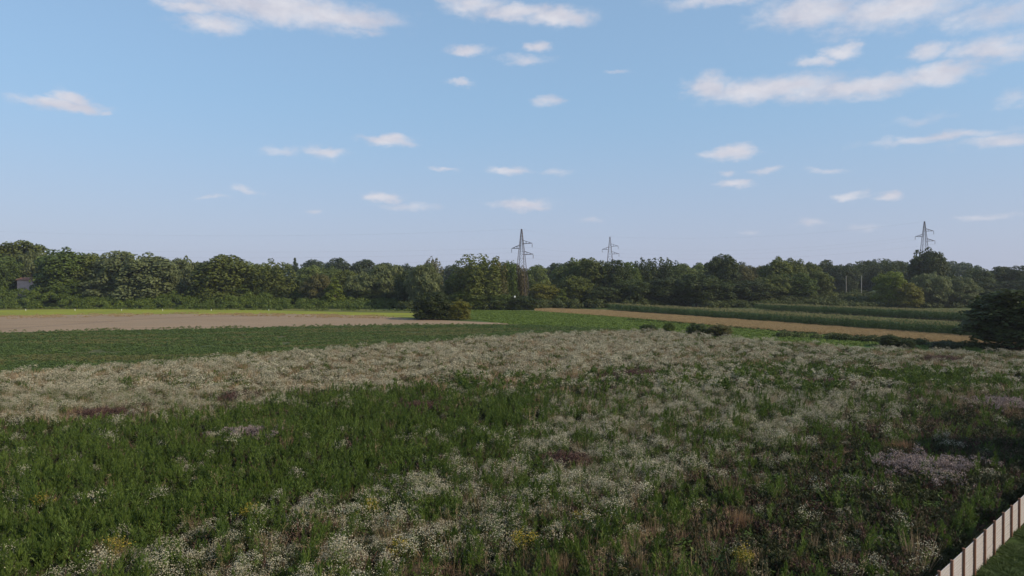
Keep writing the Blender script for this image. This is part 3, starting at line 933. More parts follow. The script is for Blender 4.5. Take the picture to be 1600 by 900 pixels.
def crown_shape(kind, seed):
    rng = np.random.default_rng(seed)
    W_, H_ = NW / 2, NH
    lob = []
    ls, asp, per, axis = .30, .62, 62, None
    def shell(cx, cy, cz, rx, rz, n, r0, r1, fl, lo=.5, hi=.82):
        a0 = rng.uniform(0, 6.28)
        for i in range(n):
            zz = 1 - 2 * (i + .5) / n
            rr = math.sqrt(1 - zz * zz); an = a0 + i * 2.39996
            d = unit(np.array([math.cos(an) * rr, math.sin(an) * rr, zz]) + rng.normal(size=3) * .16)
            t = rng.uniform(lo, hi)
            lob.append((cx + d[0] * rx * t, cy + d[1] * rx * t, max(.7, cz + d[2] * rz * t), rng.uniform(r0, r1), fl))
    if kind == 'round':
        shell(0, 0, H_ * .54, W_, H_ * .46, 66, 1.1, 2.0, 1.1)
        shell(0, 0, H_ * .54, W_, H_ * .46, 30, .5, .95, 1.2, .78, .93)
        shell(0, 0, H_ * .22, W_ * .8, H_ * .2, 22, 1.1, 1.8, .9)
    elif kind == 'spread':
        for k in range(6):
            a = k * 1.047 + rng.uniform(-.4, .4); r = W_ * (rng.uniform(.25, .5) if k else .1)
            top = H_ * (rng.uniform(.74, .94) if k else 1.0)
            rz_ = top * .42
            shell(math.cos(a) * r, math.sin(a) * r, top - rz_, W_ * (rng.uniform(.45, .6) if k else .66), rz_, 18 if k else 30, .9, 1.6, 1.15, .5, .80)
            shell(math.cos(a) * r, math.sin(a) * r, top - rz_, W_ * .55, rz_, 8, .5, .95, 1.2, .76, .90)
        shell(0, 0, H_ * .20, W_ * .95, H_ * .22, 30, 1.2, 1.9, .85)
    elif kind == 'poplar':
        for k in range(10):
            a = k * 2.4; r = W_ * .68 * math.sqrt((k + .4) / 10)
            top = H_ * (1.0 - .22 * (r / W_) ** 2) * rng.uniform(.88, 1.0)
            for j in range(13):
                u = j / 12
                z = .8 + (top - 1.3) * u
                wr = 1.9 * (1 - .62 * u ** 1.6)
                lob.append((math.cos(a) * r + rng.normal() * .35, math.sin(a) * r + rng.normal() * .35, z, wr * rng.uniform(.8, 1.12), 1.1))
        per = 38
    elif kind == 'willow':
        shell(0, 0, H_ * .50, W_, H_ * .50, 70, 1.0, 1.7, 1.25, .5, .80)
        shell(0, 0, H_ * .50, W_, H_ * .50, 24, .5, .9, 1.4, .78, .92)
        asp, ls, axis, per = .26, .46, 'down', 80
    elif kind == 'bush':
        shell(0, 0, H_ * .44, W_, H_ * .56, 62, 1.1, 2.0, 1.05, .45, .80)
        shell(0, 0, H_ * .44, W_, H_ * .56, 40, .4, .85, 1.3, .80, .98)
        shell(0, 0, H_ * .10, W_ * .95, H_ * .10, 24, 1.0, 1.6, .9, .5, .85)
    elif kind == 'cone':
        for _ in range(85):
            u = rng.random() ** .8
            a = rng.uniform(0, 6.28); r = W_ * .85 * (1 - u) ** .85 * rng.uniform(.3, 1)
            lob.append((math.cos(a) * r, math.sin(a) * r, H_ * (.05 + .88 * u), 1.6 * (1.08 - .75 * u), .9))
    q = leaf_mass(lob, per, ls, rng, asp, .66)
    if axis == 'down':
        c = q.mean(1); n = len(c)
        nn = unit(np.cross(q[:, 1] - q[:, 3], q[:, 2] - q[:, 0]))
        nn[:, 2] *= .5
        ax = np.tile(np.array([[0, 0, -1.0]]), (n, 1)) + rng.normal(size=(n, 3)) * .35
        q = cards(c, nn, .46 * rng.uniform(.6, 1.2, n), .13, rng, ax)
    # limit the outline and keep above the ground
    c = q.mean(1)
    keep = (c[:, 2] > .1) & (c[:, 2] < H_ * 1.04)
    q = q[keep]; c = c[keep]
    zt = np.percentile(q[:, :, 2], 99.8); rt = np.percentile(np.abs(q[:, :, :2]), 98.5)
    q = q * np.array([W_ * .93 / rt, W_ * .93 / rt, H_ * .99 / zt]); c = q.mean(1)
    cl = vnoise(c[:, :2] + c[:, 2:3] * np.array([[.7, .4]]), .45, seed)
    v = np.clip(rng.normal(.42, .2, len(q)) + (cl - .5) * .5, 0, 1)
    return quads_mesh('crown_' + kind, q, v, None, [M['leaf']])


def trunk_shape(seed):
    rng = np.random.default_rng(seed)
    q = tube([(0, 0, 0), (.1, .05, NH * .2), (.2, -.1, NH * .5), (.15, .1, NH * .82)], [.42, .32, .2, .05], 7)
    for _ in range(7):
        z = rng.uniform(.18, .6) * NH
        a = rng.uniform(0, 6.28)
        L = rng.uniform(2.2, 4.2)
        q += tube([(.1, 0, z), (math.cos(a) * L * .5, math.sin(a) * L * .5, z + L * .55), (math.cos(a) * L, math.sin(a) * L, z + L * 1.05)], [.16, .1, .03], 5)
    return quads_mesh('trunk', np.array([[tuple(p) for p in f] for f in q]), None, None, [M['bark']])


SHAPES = {k: [crown_shape(k, s) for s in ss] for k, ss in
          dict(round=(1, 2, 3), spread=(4, 5, 6), poplar=(7, 8, 9), willow=(10, 11), bush=(13, 14), cone=(16,)).items()}
TRUNKS = [trunk_shape(s) for s in (1, 2, 3)]
TN = [0]
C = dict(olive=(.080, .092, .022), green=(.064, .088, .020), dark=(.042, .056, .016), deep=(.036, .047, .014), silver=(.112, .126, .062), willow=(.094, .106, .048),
         lime=(.105, .128, .018), yellow=(.118, .112, .022), blue=(.044, .058, .032), brown=(.092, .084, .034), rust=(.085, .068, .038), pale=(.098, .120, .036), spruce=(.08, .10, .085))  # blue is for far trees: haze tint mixed into the leaf colour


def tree(px, top, wpx, y, kind, colr, label, name='broadleaf_tree', cat='tree', z0=0.0, group=None, dz=1.0):
    """tree whose crown is wpx wide and reaches row top, standing y metres away"""
    if px < 640 and 230 < y < 310:
        y *= 1.14 if kind == 'bush' else 1.12
    x = AT(px, y)
    H = HZ(top, y) - z0
    w = wpx * y / FOC
    i = TN[0]; TN[0] += 1
    sh = SHAPES[kind]
    root = empty(name, (x, y, z0), (i * 2.399) % 6.283)
    tag(root, label, cat, group)
    sx, sz = w / NW, H / NH
    c = link(bpy.data.objects.new('crown', sh[i % len(sh)]), root)
    c.scale = (sx, sx * dz, sz)
    f = .92 + .16 * ((i * 7919) % 13) / 12
    c.color = (*[v * f for v in C[colr]], 1)
    t = link(bpy.data.objects.new('trunk', TRUNKS[i % 3]), root)
    s = max(.12, min(1.2, sx * .9))
    t.scale = (s, s, sz * .92)
    return root


T = tree
# left block, front to back
T(28, 377, 92, 274, 'spread', 'olive', 'tallest olive green tree at the left edge, crown highest on the left')
T(-25, 388, 90, 262, 'round', 'green', 'green tree cut by the left edge of the picture')
T(48, 394, 66, 258, 'willow', 'willow', 'grey green willow above the pink house at far left')
T(6, 402, 56, 250, 'round', 'green', 'dark green round tree left of the grey green willow by the pink house')
T(86, 402, 46, 262, 'willow', 'willow', 'small grey willow tucked behind the pink house')
T(106, 390, 92, 246, 'spread', 'green', 'broad green tree just right of the pink house')
T(152, 396, 74, 250, 'round', 'olive', 'olive tree with brownish side between broad green and silver trees')
T(186, 393, 78, 244, 'spread', 'silver', 'silver green bushy tree, left one of the big silver pair')
T(236, 398, 96, 242, 'spread', 'silver', 'broad silver green tree, right one of the big silver pair')
T(288, 402, 66, 262, 'willow', 'willow', 'grey willow behind the gap right of the silver pair')
T(348, 399, 100, 244, 'spread', 'olive', 'broad olive green tree between grey willow and brownish poplar on the left')
T(306, 412, 60, 290, 'round', 'dark', 'dark round tree behind the grey willow on the left')
T(398, 410, 56, 262, 'round', 'pale', 'pale green tree behind the broad olive tree')
T(426, 407, 70, 246, 'poplar', 'olive', 'brownish olive poplar clump left of the low green gap')
T(262, 430, 60, 239, 'bush', 'silver', 'low silver shrub at the right foot of the silver pair', 'shrub', 'shrub')
T(385, 440, 80, 242, 'bush', 'green', 'rounded green shrub under the broad olive tree', 'shrub', 'shrub')
T(122, 434, 96, 241, 'bush', 'green', 'wide green shrub below the broad green tree by the house', 'shrub', 'shrub')
T(175, 430, 90, 240, 'bush', 'silver', 'wide silver shrub below the left silver tree', 'shrub', 'shrub')
# behind, the blue of distant haze put into the leaf colour
T(461, 403, 30, 400, 'cone', 'blue', 'narrow dark haze tinted tree rising behind the left gap')
T(492, 406, 50, 430, 'round', 'blue', 'dark distant tree left of the domed distant tree')
T(531, 403, 50, 410, 'round', 'blue', 'domed distant tree, highest above the yellow green sapling')
T(567, 406, 52, 420, 'spread', 'blue', 'distant haze tinted tree right of the domed one')
T(600, 411, 40, 440, 'round', 'blue', 'faint distant tree behind the central willows')
T(636, 414, 56, 430, 'spread', 'blue', 'low distant tree behind the gap of the central willows')
T(712, 414, 50, 450, 'round', 'blue', 'distant tree behind the pale pole')
# centre left
T(486, 415, 52, 300, 'round', 'pale', 'light green tree behind the grey bushy tree')
T(520, 418, 50, 290, 'spread', 'pale', 'light green tree behind the yellow green sapling')
T(456, 432, 50, 252, 'round', 'dark', 'dark green low tree right of the brownish poplars')
T(497, 428, 52, 242, 'willow', 'brown', 'dull grey bushy tree beside the yellow green sapling')
T(523, 434, 52, 236, 'cone', 'lime', 'bright yellow green tree at the edge of the yellow strip')
T(545, 422, 40, 262, 'spread', 'olive', 'olive tree half hidden behind the yellow green tree')
T(570, 424, 62, 246, 'willow', 'willow', 'grey green willow right of the yellow green tree')
T(607, 412, 82, 250, 'willow', 'willow', 'largest round willow in the centre left')
T(640, 424, 50, 260, 'round', 'dark', 'dark tree between the two central willows')
T(664, 412, 60, 248, 'willow', 'silver', 'pale willow above the dark lone bush')
T(676, 403, 34, 285, 'poplar', 'brown', 'thin topped brownish tree behind the pale willow')
T(430, 452, 76, 241, 'bush', 'dark', 'dark green shrub below the brownish poplars', 'shrub', 'shrub')
T(480, 455, 48, 240, 'bush', 'green', 'green shrub in front of the grey bushy tree', 'shrub', 'shrub')
T(590, 452, 80, 240, 'bush', 'dark', 'dark shrub below the central willows', 'shrub', 'shrub')
T(630, 452, 60, 239, 'bush', 'dark', 'dark shrub directly left of the lone bush', 'shrub', 'shrub')
# lone bush in the fields
T(675, 456, 64, 180, 'bush', 'deep', 'dark lone round bush standing in the fields', 'lone_bush', 'bush')
T(717, 467, 38, 179, 'bush', 'yellow', 'yellow green bush leaning against the dark lone bush', 'lone_bush', 'bush')
# centre
T(748, 398, 86, 250, 'poplar', 'olive', 'big dark poplar clump left of the nearest pylon')
T(775, 404, 50, 256, 'poplar', 'brown', 'brownish right half of the big poplar clump')
T(718, 426, 50, 262, 'round', 'green', 'green tree left of the big poplar clump by the pole')
T(797, 408, 34, 256, 'poplar', 'green', 'slim green tree touching the left side of the nearest pylon')
T(733, 455, 66, 246, 'bush', 'green', 'green shrub below the big poplar clump', 'shrub', 'shrub')
T(778, 458, 60, 246, 'bush', 'green', 'green shrub between the poplar clump and the pylon foot', 'shrub', 'shrub')
T(814, 462, 52, 244, 'bush', 'dark', 'round green shrub in front of the pylon foot', 'shrub', 'shrub')
T(838, 414, 40, 330, 'round', 'pale', 'light green tree just right of the nearest pylon')
T(866, 411, 48, 340, 'round', 'blue', 'dark round tree between the first two pylons')
T(850, 440, 56, 262, 'bush', 'yellow', 'yellow green bush right of the pylon foot', 'shrub', 'bush')
T(878, 452, 34, 256, 'cone', 'lime', 'small bright green conical tree at the tan strip end')
T(894, 406, 62, 290, 'spread', 'pale', 'light olive tree left of the second pylon')
T(924, 404, 60, 280, 'spread', 'olive', 'tall olive tree directly left of the second pylon')
T(898, 430, 56, 264, 'round', 'olive', 'lower olive tree in front of the light olive tree')
T(962, 406, 48, 276, 'round', 'dark', 'dark tree standing before the second pylon')
T(934, 445, 64, 262, 'bush', 'deep', 'deep shaded shrub left of the corn', 'shrub', 'shrub')
T(984, 410, 46, 282, 'spread', 'green', 'green tree right of the second pylon')
T(1006, 404, 42, 284, 'poplar', 'dark', 'dark spiky topped poplar, left of the spiky pair')
T(1036, 403, 56, 286, 'poplar', 'dark', 'dark spiky topped poplar, right of the spiky pair')
T(1066, 412, 50, 330, 'round', 'pale', 'light green far tree right of the spiky poplars')
T(1094, 413, 40, 340, 'spread', 'pale', 'light green far tree left of the tall dark crown')
T(985, 436, 64, 268, 'round', 'dark', 'dark lower tree beneath the green tree by the second pylon')
T(1040, 434, 70, 270, 'round', 'deep', 'shaded tree beneath the spiky poplar pair')
T(1088, 428, 76, 268, 'round', 'dark', 'broad dark tree behind the corn left of the tall crown')
T(1129, 398, 52, 292, 'spread', 'dark', 'tall dark crown standing alone above the right treeline')
T(1122, 436, 60, 270, 'bush', 'dark', 'dark bush at the foot of the tall dark crown', 'shrub', 'shrub')
T(1158, 414, 40, 320, 'round', 'brown', 'reddish brown tree right of the tall dark crown')
T(1180, 415, 40, 325, 'round', 'brown', 'rust tinged tree in the dip of the right treeline')
T(1170, 438, 66, 272, 'round', 'deep', 'very dark rounded tree in the dip of the right treeline')
T(1216, 404, 62, 290, 'spread', 'olive', 'olive topped tree right of the dip')
T(1240, 404, 40, 296, 'round', 'olive', 'sunlit topped tree beside the olive topped one')
T(1208, 428, 60, 276, 'willow', 'olive', 'olive drooping tree in front of the olive topped one')
T(1244, 426, 60, 276, 'round', 'green', 'green round tree left of the two pale posts')
T(1278, 424, 46, 282, 'spread', 'olive', 'olive tree with lit right side next to the pale posts')
T(1268, 410, 36, 300, 'round', 'olive', 'small sunlit crown between the olive top and the dark wood')
T(1292, 406, 34, 400, 'round', 'dark', 'dark crown at the left end of the dark wood')
for k, (px, tp, w) in enumerate([(1318, 412, 34), (1342, 411, 36), (1356, 407, 38), (1380, 405, 40), (1402, 408, 40), (1424, 409, 38)]):
    T(px, tp, w + 10, 385 + (k % 3) * 14, ('round', 'poplar')[k % 2], 'dark',
      ['first', 'second', 'third', 'fourth', 'fifth', 'sixth'][k] + ' tree from the left in the dark wood behind the pale posts', group='dark wood behind the pale posts')
T(1392, 425, 54, 262, 'spread', 'lime', 'yellow green tree left of the tall tree under the right pylon')
T(1416, 442, 50, 258, 'spread', 'yellow', 'lower yellow green tree with slanting side near the right willow')
T(1453, 390, 62, 300, 'spread', 'deep', 'tall dark tree right under the rightmost pylon')
T(1455, 426, 58, 262, 'willow', 'silver', 'grey willow in front of the tall dark tree')
T(1500, 433, 60, 264, 'willow', 'willow', 'grey willow right of the other grey willow')
T(1490, 419, 28, 330, 'cone', 'dark', 'small dark crown in the gap right of the tall dark tree')
T(1528, 420, 46, 320, 'round', 'dark', 'dark tree at the right, first beyond the gap')
T(1560, 417, 50, 325, 'spread', 'dark', 'dark tree at the right above the near dark tree')
T(1592, 415, 54, 320, 'round', 'dark', 'dark tree at the right edge of the treeline')
T(1640, 414, 60, 320, 'spread', 'dark', 'dark tree partly beyond the right edge')
T(1535, 440, 60, 280, 'round', 'deep', 'deep green tree behind the near dark tree at right')
T(1590, 438, 70, 276, 'round', 'deep', 'shaded tree at the right edge behind the near dark tree')
# near dark tree at the right edge and the shrubs of the boundary
T(1600, 453, 156, 100, 'spread', 'deep', 'large near dark tree at the right edge beside the meadow')
T(1392, 522, 34, 104, 'bush', 'deep', 'small rounded bush standing proud of the hedge before the corn', 'shrub', 'bush')
T(1420, 531, 22, 102, 'bush', 'dark', 'low bush right of the small rounded hedge bush', 'shrub', 'bush')
T(1478, 533, 50, 101, 'bush', 'deep', 'low wide bush beside the near dark tree', 'shrub', 'bush')
T(1088, 507, 34, 126, 'bush', 'dark', 'left half of the dark bush pair at the far meadow corner', 'shrub', 'bush')
T(1122, 506, 44, 124, 'bush', 'brown', 'brownish right half of the dark bush pair at the far meadow corner', 'shrub', 'bush')
T(1045, 504, 20, 132, 'bush', 'green', 'small upright green bush at the far meadow corner', 'shrub', 'bush')
T(1014, 506, 30, 134, 'bush', 'dark', 'low dark bush left of the small upright green one', 'shrub', 'bush')
# spruce at the left edge
T(4, 428, 30, 252, 'cone', 'spruce', 'bluish spruce at the left edge beside the pink house', 'spruce_tree', 'tree')

# ------------------------------------------------------------------ pink house on the dike
hx, hy = AT(49, 280), 280
hr = empty('pink_house', (hx, hy, 3.6), .12)
tag(hr, 'pink rendered house half hidden by trees at far left', 'house')
mesh_obj('wall', boxq((0, 0, 3.5), (7.5, 6, 7.0)), M['render'], hr)
rq = []
e, rgh = 3.35, 7.9
rq += [[(-4.2, -e, 6.95), (4.2, -e, 6.95), (4.2, 0, rgh), (-4.2, 0, rgh)], [(4.2, e, 6.95), (-4.2, e, 6.95), (-4.2, 0, rgh), (4.2, 0, rgh)],
       [(-4.2, -e, 7.15), (4.2, -e, 7.15), (4.2, 0, rgh + .2), (-4.2, 0, rgh + .2)], [(4.2, e, 7.15), (-4.2, e, 7.15), (-4.2, 0, rgh + .2), (4.2, 0, rgh + .2)],
       [(-4.2, -e, 6.95), (4.2, -e, 6.95), (4.2, -e, 7.15), (-4.2, -e, 7.15)],
       [(4.2, -e, 6.95), (4.2, 0, rgh), (4.2, 0, rgh + .2), (4.2, -e, 7.15)], [(-4.2, -e, 6.95), (-4.2, 0, rgh), (-4.2, 0, rgh + .2), (-4.2, -e, 7.15)]]
mesh_obj('roof', rq, M['rooftile'], hr)

# ------------------------------------------------------------------ pylons
def pylon(px, y, top, arms, base_w, rz, label):
    """lattice tower with three staggered arms; arms: (row, side, length m)"""
    H = HZ(top, y)
    root = empty('lattice_pylon', (AT(px, y), y, 0), rz)
    tag(root, label, 'pylon', 'pylons of the power line')
    waist = HZ(arms[2][0], y)
    def half(z):
        if z < waist:
            return (base_w * (1 - z / waist) + 2.0 * z / waist) / 2
        return (2.0 * (1 - (z - waist) / (H - waist)) + .30 * (z - waist) / (H - waist)) / 2
    lw = .14
    for sx, sy in ((-1, -1), (1, -1), (1, 1), (-1, 1)):
        q = []
        zz = [0, waist * .5, waist, (waist + H) / 2, H]
        for a, b in zip(zz, zz[1:]):
            q += beam((sx * half(a), sy * half(a), a), (sx * half(b), sy * half(b), b), lw)
        mesh_obj('leg', q, M['steel'], root)
    levels = [0]
    while levels[-1] < H - .8:
        levels.append(min(H, levels[-1] + max(1.3, half(levels[-1]) * 2 * 1.15)))
    q = []
    cs = ((-1, -1), (1, -1), (1, 1), (-1, 1))
    for a, b in zip(levels, levels[1:]):
        for k in range(4):
            s, t = cs[k], cs[(k + 1) % 4]
            A0 = (s[0] * half(a), s[1] * half(a), a); A1 = (t[0] * half(a), t[1] * half(a), a)
            B0 = (s[0] * half(b), s[1] * half(b), b); B1 = (t[0] * half(b), t[1] * half(b), b)
            q += beam(A0, B1, .05) + beam(A1, B0, .05) + beam(B0, B1, .055)
    br = mesh_obj('bracing', q, M['steel'], root)
    br['kind'] = 'stuff'
    tips = []
    for row, side, L in arms:
        z = HZ(row, y); h = half(z)
        tip = (side * L, 0, z + .15)
        q = []
        for sy in (-1, 1):
            q += beam((side * h, sy * h, z), tip, .15) + beam((side * h, sy * h, z + 1.3), tip, .12)
            for f in (.33, .66):
                p = (side * (h + (L - h) * f), sy * h * (1 - f), z + .15 * f)
                q += beam(p, (side * (h + (L - h) * f), sy * h * (1 - f), z + 1.3 * (1 - f) + .15 * f), .09)
        for f in (.33, .66):
            p = side * (h + (L - h) * f)
            q += beam((p, -h * (1 - f), z), (p, h * (1 - f), z), .09)
        arm = mesh_obj('crossarm', q, M['steel'], root)
        iq = []
        for k in range(7):
            iq += tube([(tip[0], 0, z - .05 - k * .2), (tip[0], 0, z - .13 - k * .2), (tip[0], 0, z - .22 - k * .2)], [.06, .17, .06], 7)
        mesh_obj('insulator', iq, M['insul'], arm)
        c, s = math.cos(rz), math.sin(rz)
        tips.append(Vector((root.location.x + tip[0] * c, root.location.y + tip[0] * s, z - 1.5)))
    tips.append(Vector((root.location.x, root.location.y, H)))
    return tips


P1 = pylon(815, 258, 358, [(381, 1, 4.2), (388.5, -1, 4.0), (398, 1, 4.6)], 5.6, -.35, 'nearest lattice pylon, brown creeper round its foot')
P2 = pylon(953, 352, 370, [(385, 1, 4.2), (390, -1, 4.0), (397, 1, 4.6)], 5.6, -.2, 'middle smallest looking lattice pylon behind dark trees')
P3 = pylon(1444, 335, 346, [(361.5, 1, 4.2), (370, -1, 4.2), (377, 1, 4.8)], 6.0, -.15, 'rightmost lattice pylon above the tall dark tree')


def wire(a, b, sag, label):
    pts, n = [], 28
    for i in range(n + 1):
        t = i / n
        p = a.lerp(b, t); p.z -= sag * 4 * t * (1 - t)
        pts.append(p)
    o = mesh_obj('power_wire', tube(pts, [.011] * (n + 1), 5), M['wire'])
    tag(o, label, 'wire', 'wires of the power line')


nm = ['upper right arm', 'left arm', 'lower right arm', 'tip']
OFF = Vector((-268, 262, 0))
for k in range(4):
    a = P1[k]
    o = OFF + Vector(((4.2, -4.0, 4.6, 0)[k] * .9, 0, a.z + 3.2))
    wire(a, o, 3.0 + k * .3, 'thin wire running left from the %s of the nearest pylon' % nm[k])
    wire(P1[k], P2[k], 1.6, 'thin wire from the %s of the nearest pylon to the middle one' % nm[k])
    wire(P2[k], P3[k], 3.6, 'thin wire from the %s of the middle pylon to the rightmost one' % nm[k])
# creeper on the foot of the nearest pylon
cr = tree(814, 415, 24, 256.5, 'poplar', 'rust', 'dry brown creeper climbing the foot of the nearest pylon', 'dry_creeper', 'creeper')

# ------------------------------------------------------------------ poles, small sign, field stakes
def pole(px, y, top, r, mat, label):
    H = HZ(top, y)
    root = empty('utility_pole', (AT(px, y), y, 0))
    tag(root, label, 'pole')
    mesh_obj('shaft', tube([(0, 0, 0), (0, 0, H)], [r * 1.25, r * .8], 10), mat, root)
    mesh_obj('cap', tube([(0, 0, H), (0, 0, H + .12), (0, 0, H + .2)], [r * .95, r * .95, .02], 10), mat, root)


pole(711, 258, 426, .13, M['concrete'], 'pale slender pole left of the big poplar clump')
pole(1322, 284, 431.5, .2, M['wood_pole'], 'left grey post of two above the shrub bank')
pole(1346, 284, 431.5, .14, M['concrete'], 'right pale post of two above the shrub bank')
sx_, sy_ = AT(804.5, 241), 241
sg = empty('marker_sign', (sx_, sy_, 0))
tag(sg, 'small white sign on a post at the pylon foot', 'sign')
mesh_obj('post', tube([(0, 0, 0), (0, 0, 5.0)], [.05, .05], 8), M['wood_pole'], sg)
mesh_obj('sign_plate', boxq((0, -.08, 4.7), (.55, .04, .55)), M['white'], sg)
for k, px in enumerate([40, 117, 190, 254, 330, 420]):
    x, y = G(px, 486.0)
    o = mesh_obj('field_stake', boxq((0, 0, .35), (.07, .07, .7)) + boxq((0, 0, .62), (.11, .11, .16)), M['white'], None, (x, y, .02))
    tag(o, ['first', 'second', 'third', 'fourth', 'fifth', 'sixth'][k] + ' white stake from the left along the yellow green strip', 'stake', 'white stakes along the strip')

# ------------------------------------------------------------------ distinct clumps in the meadow
def patch(name, label, cat, px, py, rx, ry, n, maker, mats, seed, h=.8, group=None):
    """a clump of one kind of plant covering an ellipse of ground"""
    rng = np.random.default_rng(seed)
    x0, y0 = G(px, py, h)
    sx = rx * y0 / FOC
    sy = max(sx * .55, ry * y0 * y0 / ((CAM_H - h) * FOC))
    Q, MI = [], []
    for _ in range(n):
        a = rng.uniform(0, 6.28); r = min(1.5, abs(rng.normal()) * .55) * (1 + .22 * math.sin(3 * a + seed) + .15 * math.sin(5 * a + 2 * seed))
        q, mi = maker(rng); q = q * rng.uniform(.72, 1.15)
        Q.append(q + np.array([math.cos(a) * r * sx, math.sin(a) * r * sy, 0])); MI.append(mi)
    Q = np.concatenate(Q); MI = np.concatenate(MI)
    o = link(bpy.data.objects.new(name, quads_mesh(name, Q, rng.random(len(Q)), MI, mats)))
    o.location = (x0, y0, .06)
    tag(o, label, cat, group)
    return o


thistle = lambda rng: stalk_plant(rng, .95, .3, 4, 14, .03, .15, 0, (2, 26, .035, .07))
dock = lambda rng: stalk_plant(rng, .85, .3, 4, 16, .03, .13, 0, (2, 26, .03, .10))
rod = lambda rng: stalk_plant(rng, 1.0, .3, 5, 20, .028, .16, 0, (2, 22, .028, .085))
tuft = lambda rng: grass_tuft(rng, .85, .4, 60, .016)
TH = [M['weed_dark'], M['stem'], M['mauve']]
patch('thistle_patch', 'large mauve patch of seeding thistles above the white fence', 'thistles', 1450, 728, 84, 20, 210, thistle, TH, 1)
patch('thistle_patch', 'mauve patch of seeding thistles at the right edge of the meadow', 'thistles', 1578, 630, 68, 9, 240, thistle, TH, 2)
patch('thistle_patch', 'small mauve thistle patch in the green weeds at left', 'thistles', 385, 676, 38, 6, 70, thistle, TH, 3)
DK = [M['maroon'], M['stem'], M['maroon']]
for k, ((px, py, rx, ry), lb) in enumerate(zip(DARKS, [
        'dark maroon dock patch in the middle of the diagonal white band', 'brown dock patch at the top of the green weeds',
        'wide brownish dock patch below the far meadow corner', 'dark brown dock patch at the lower edge of the left white band',
        'brown dock patch among white weeds at upper right', 'brown dock patch in the left white band above the green weeds',
        'reddish dock patch below the near dark tree'])):
    y = G(px, py, .8)[1]
    patch('dock_patch', lb, 'dock plants', px, py, rx * .9, ry * .8, int(60 + rx * y * .02), dock, DK, 10 + k)
RU = [M['rust']]
for k, (px, py, rx, lb) in enumerate([
        (75, 757, 24, 'orange dry grass tuft in the green weeds at far left'), (1412, 693, 22, 'rusty dry grass tuft above the mauve thistle patch'),
        (1150, 806, 14, 'small rusty grass tuft among the weeds at lower right'), (660, 888, 34, 'tan dry grass tuft at the bottom edge near centre'),
        (165, 858, 34, 'tan dry grass tuft at lower left'), (870, 872, 30, 'tan dry grass tuft at the bottom right of centre')]):
    patch('dry_grass_tuft', lb, 'grass', px, py, rx, 6, 16, tuft, RU if k < 3 else [M['dry']], 30 + k)
YL = [M['weed_green'], M['stem'], M['gold']]
for k, (px, py, rx, lb) in enumerate([
        (392, 803, 15, 'yellow goldenrod clump above the lower left white weeds'), (172, 860, 22, 'yellow goldenrod clump at the lower left'),
        (575, 795, 14, 'faint yellow goldenrod clump beside the round pale weed'), (618, 858, 17, 'yellow goldenrod clump at the bottom, left of centre'),
        (816, 848, 20, 'bright yellow goldenrod clump at the bottom, right of centre'), (910, 806, 16, 'goldenrod clump right of the bright yellow one'),
        (1162, 872, 14, 'goldenrod clump in the dark weeds at lower right'), (58, 788, 10, 'small goldenrod clump near the left edge')]):
    patch('goldenrod_clump', lb, 'goldenrod', px, py, rx * .8, 3, 6, rod, YL, 50 + k)

# ------------------------------------------------------------------ white slat fence and lawn
LG = field_mat('lawn_ground', (.030, .055, .014), (.042, .07, .018), (.05, .065, .02), .6, .4)
d = (FENCE_B - FENCE_A).normalized(); nrm = Vector((d.y, -d.x))
sheet('lawn', [tuple(FENCE_A + nrm * .05 - d * 8), tuple(FENCE_B + nrm * .05), tuple(FENCE_B + nrm * 24), tuple(FENCE_A + nrm * 24 - d * 8)], .075, LG)
GRASS = [pm('lawn_blades', grass_tuft(rp, .12, .5, 60, .02), [M['lawn']], rp) for _ in range(2)]
fill('lawn_grass', 'short green lawn grass behind the white fence', 'grass', [tuple(FENCE_A + nrm * .25 - d * 6), tuple(FENCE_B + nrm * .25), tuple(FENCE_B + nrm * 9), tuple(FENCE_A + nrm * 9 - d * 6)], 14, GRASS, 71, (.7, 1.2), z=.075)

FH = 1.2
fang = math.atan2(d.y, d.x)
fence = empty('slat_fence', (FENCE_A.x, FENCE_A.y, 0), fang)
tag(fence, 'white slat fence with brown posts at the lower right corner', 'fence')
SP = 1.28
nb = int((FENCE_B - FENCE_A).length / SP)
pq = boxq((0, 0, (FH + .10) / 2), (.068, .068, FH + .10)) + boxq((0, 0, FH + .11), (.08, .08, .02))
post_me = quads_mesh('post', np.array(pq), mats=[M['post']])
slat_me = quads_mesh('slat', np.array(boxq((0, 0, 0), (SP - .01, .022, .082))), mats=[M['slat']])
for i in range(-3, nb + 1):
    p = link(bpy.data.objects.new('post', post_me), fence)
    p.location = (i * SP, -.05, random.Random(i).uniform(-.02, .02)); p.rotation_euler = (0, 0, random.Random(i).uniform(-.05, .05))
    if i < nb:
        for k in range(11):
            s = link(bpy.data.objects.new('slat', slat_me), fence)
            s.location = (i * SP + SP / 2, random.Random(i * 31 + k).uniform(-.003, .003), .11 + k * .105)
            s.rotation_euler = (.09, random.Random(i * 17 + k).uniform(-.003, .003), 0)

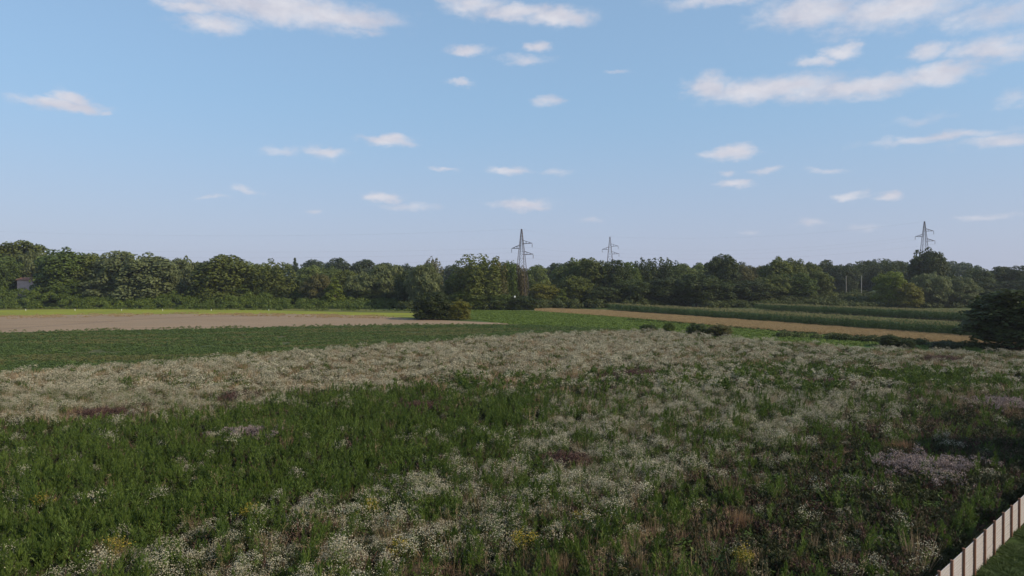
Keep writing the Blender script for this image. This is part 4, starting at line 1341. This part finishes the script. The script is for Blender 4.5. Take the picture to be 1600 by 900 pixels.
# ------------------------------------------------------------------ house and trees added out of frame to shade the lower right meadow
gh = empty('added_shade_house', (35.5, 15.5, .075), fang)
tag(gh, 'unseen cream house with a tiled gable roof, added behind the slat fence to shade the meadow', 'house')
HL, HW, HE, HR = 12.0, 8.5, 6.0, 9.6
mesh_obj('wall', boxq((0, 0, HE / 2), (HL, HW, HE)) + [[(sx * HL / 2, -HW / 2, HE), (sx * HL / 2, HW / 2, HE), (sx * HL / 2, .02, HR - .3), (sx * HL / 2, -.02, HR - .3)] for sx in (-1, 1)],
         solid('cream_render', (.52, .47, .38), (.60, .55, .46), 1, .9), gh)
rq = []
for sy in (-1, 1):
    for dz_ in (0, .22):
        rq.append([(-HL / 2 - .5, sy * (HW / 2 + .5), HE - .3 + dz_), (HL / 2 + .5, sy * (HW / 2 + .5), HE - .3 + dz_), (HL / 2 + .5, 0, HR + dz_), (-HL / 2 - .5, 0, HR + dz_)])
    rq.append([(-HL / 2 - .5, sy * (HW / 2 + .5), HE - .3), (HL / 2 + .5, sy * (HW / 2 + .5), HE - .3), (HL / 2 + .5, sy * (HW / 2 + .5), HE - .08), (-HL / 2 - .5, sy * (HW / 2 + .5), HE - .08)])
rf = mesh_obj('roof', rq, M['rooftile'], gh)
mesh_obj('chimney', boxq((2.5, 1.2, HR - .2), (.6, .6, 2.0)), M['render'], rf)
for wx in (-4, -1.3, 1.6, 4.2):
    for wz in (1.6, 4.4):
        w = mesh_obj('window', boxq((wx, HW / 2 + .03, wz), (1.2, .1, 1.4)), M['white'], gh)
        mesh_obj('pane', boxq((wx, HW / 2 + .085, wz), (1.0, .03, 1.2)), M['glass'], w)


def added_shade_tree(x, y, H, w, kind, colr, label):  # tree standing out of view, added for the shade it casts
    tree(800 + x / y * FOC, HOR - (H - CAM_H) / y * FOC, w * FOC / y, y, kind, colr, label, 'added_shade_tree', 'tree')


added_shade_tree(38.0, 33.0, 10.5, 8.0, 'round', 'green', 'unseen round tree added behind the slat fence for its shade, nearest the house')
added_shade_tree(46.5, 39.0, 9.5, 8.5, 'spread', 'green', 'unseen spreading tree added behind the slat fence for its shade, between two others')
added_shade_tree(56.0, 47.0, 10.0, 9.0, 'round', 'olive', 'unseen olive tree added behind the slat fence for its shade, farthest from the house')

# ------------------------------------------------------------------ evening air between the near and the far trees
hzm, hzt = new_mat('haze')
pv = hzt.nodes.new('ShaderNodeVolumePrincipled')
pv.inputs['Color'].default_value = (.86, .90, 1.0, 1)
pv.inputs['Density'].default_value = HAZE
pv.inputs['Anisotropy'].default_value = .2
ho = hzt.nodes.new('ShaderNodeOutputMaterial')
hzt.links.new(pv.outputs[0], ho.inputs['Volume'])
hb = mesh_obj('haze', boxq((0, 1400, 24), (5400, 3700, 50)), hzm)
tag(hb, 'thin pale haze lying over the fields and woods', 'haze', kind='stuff')
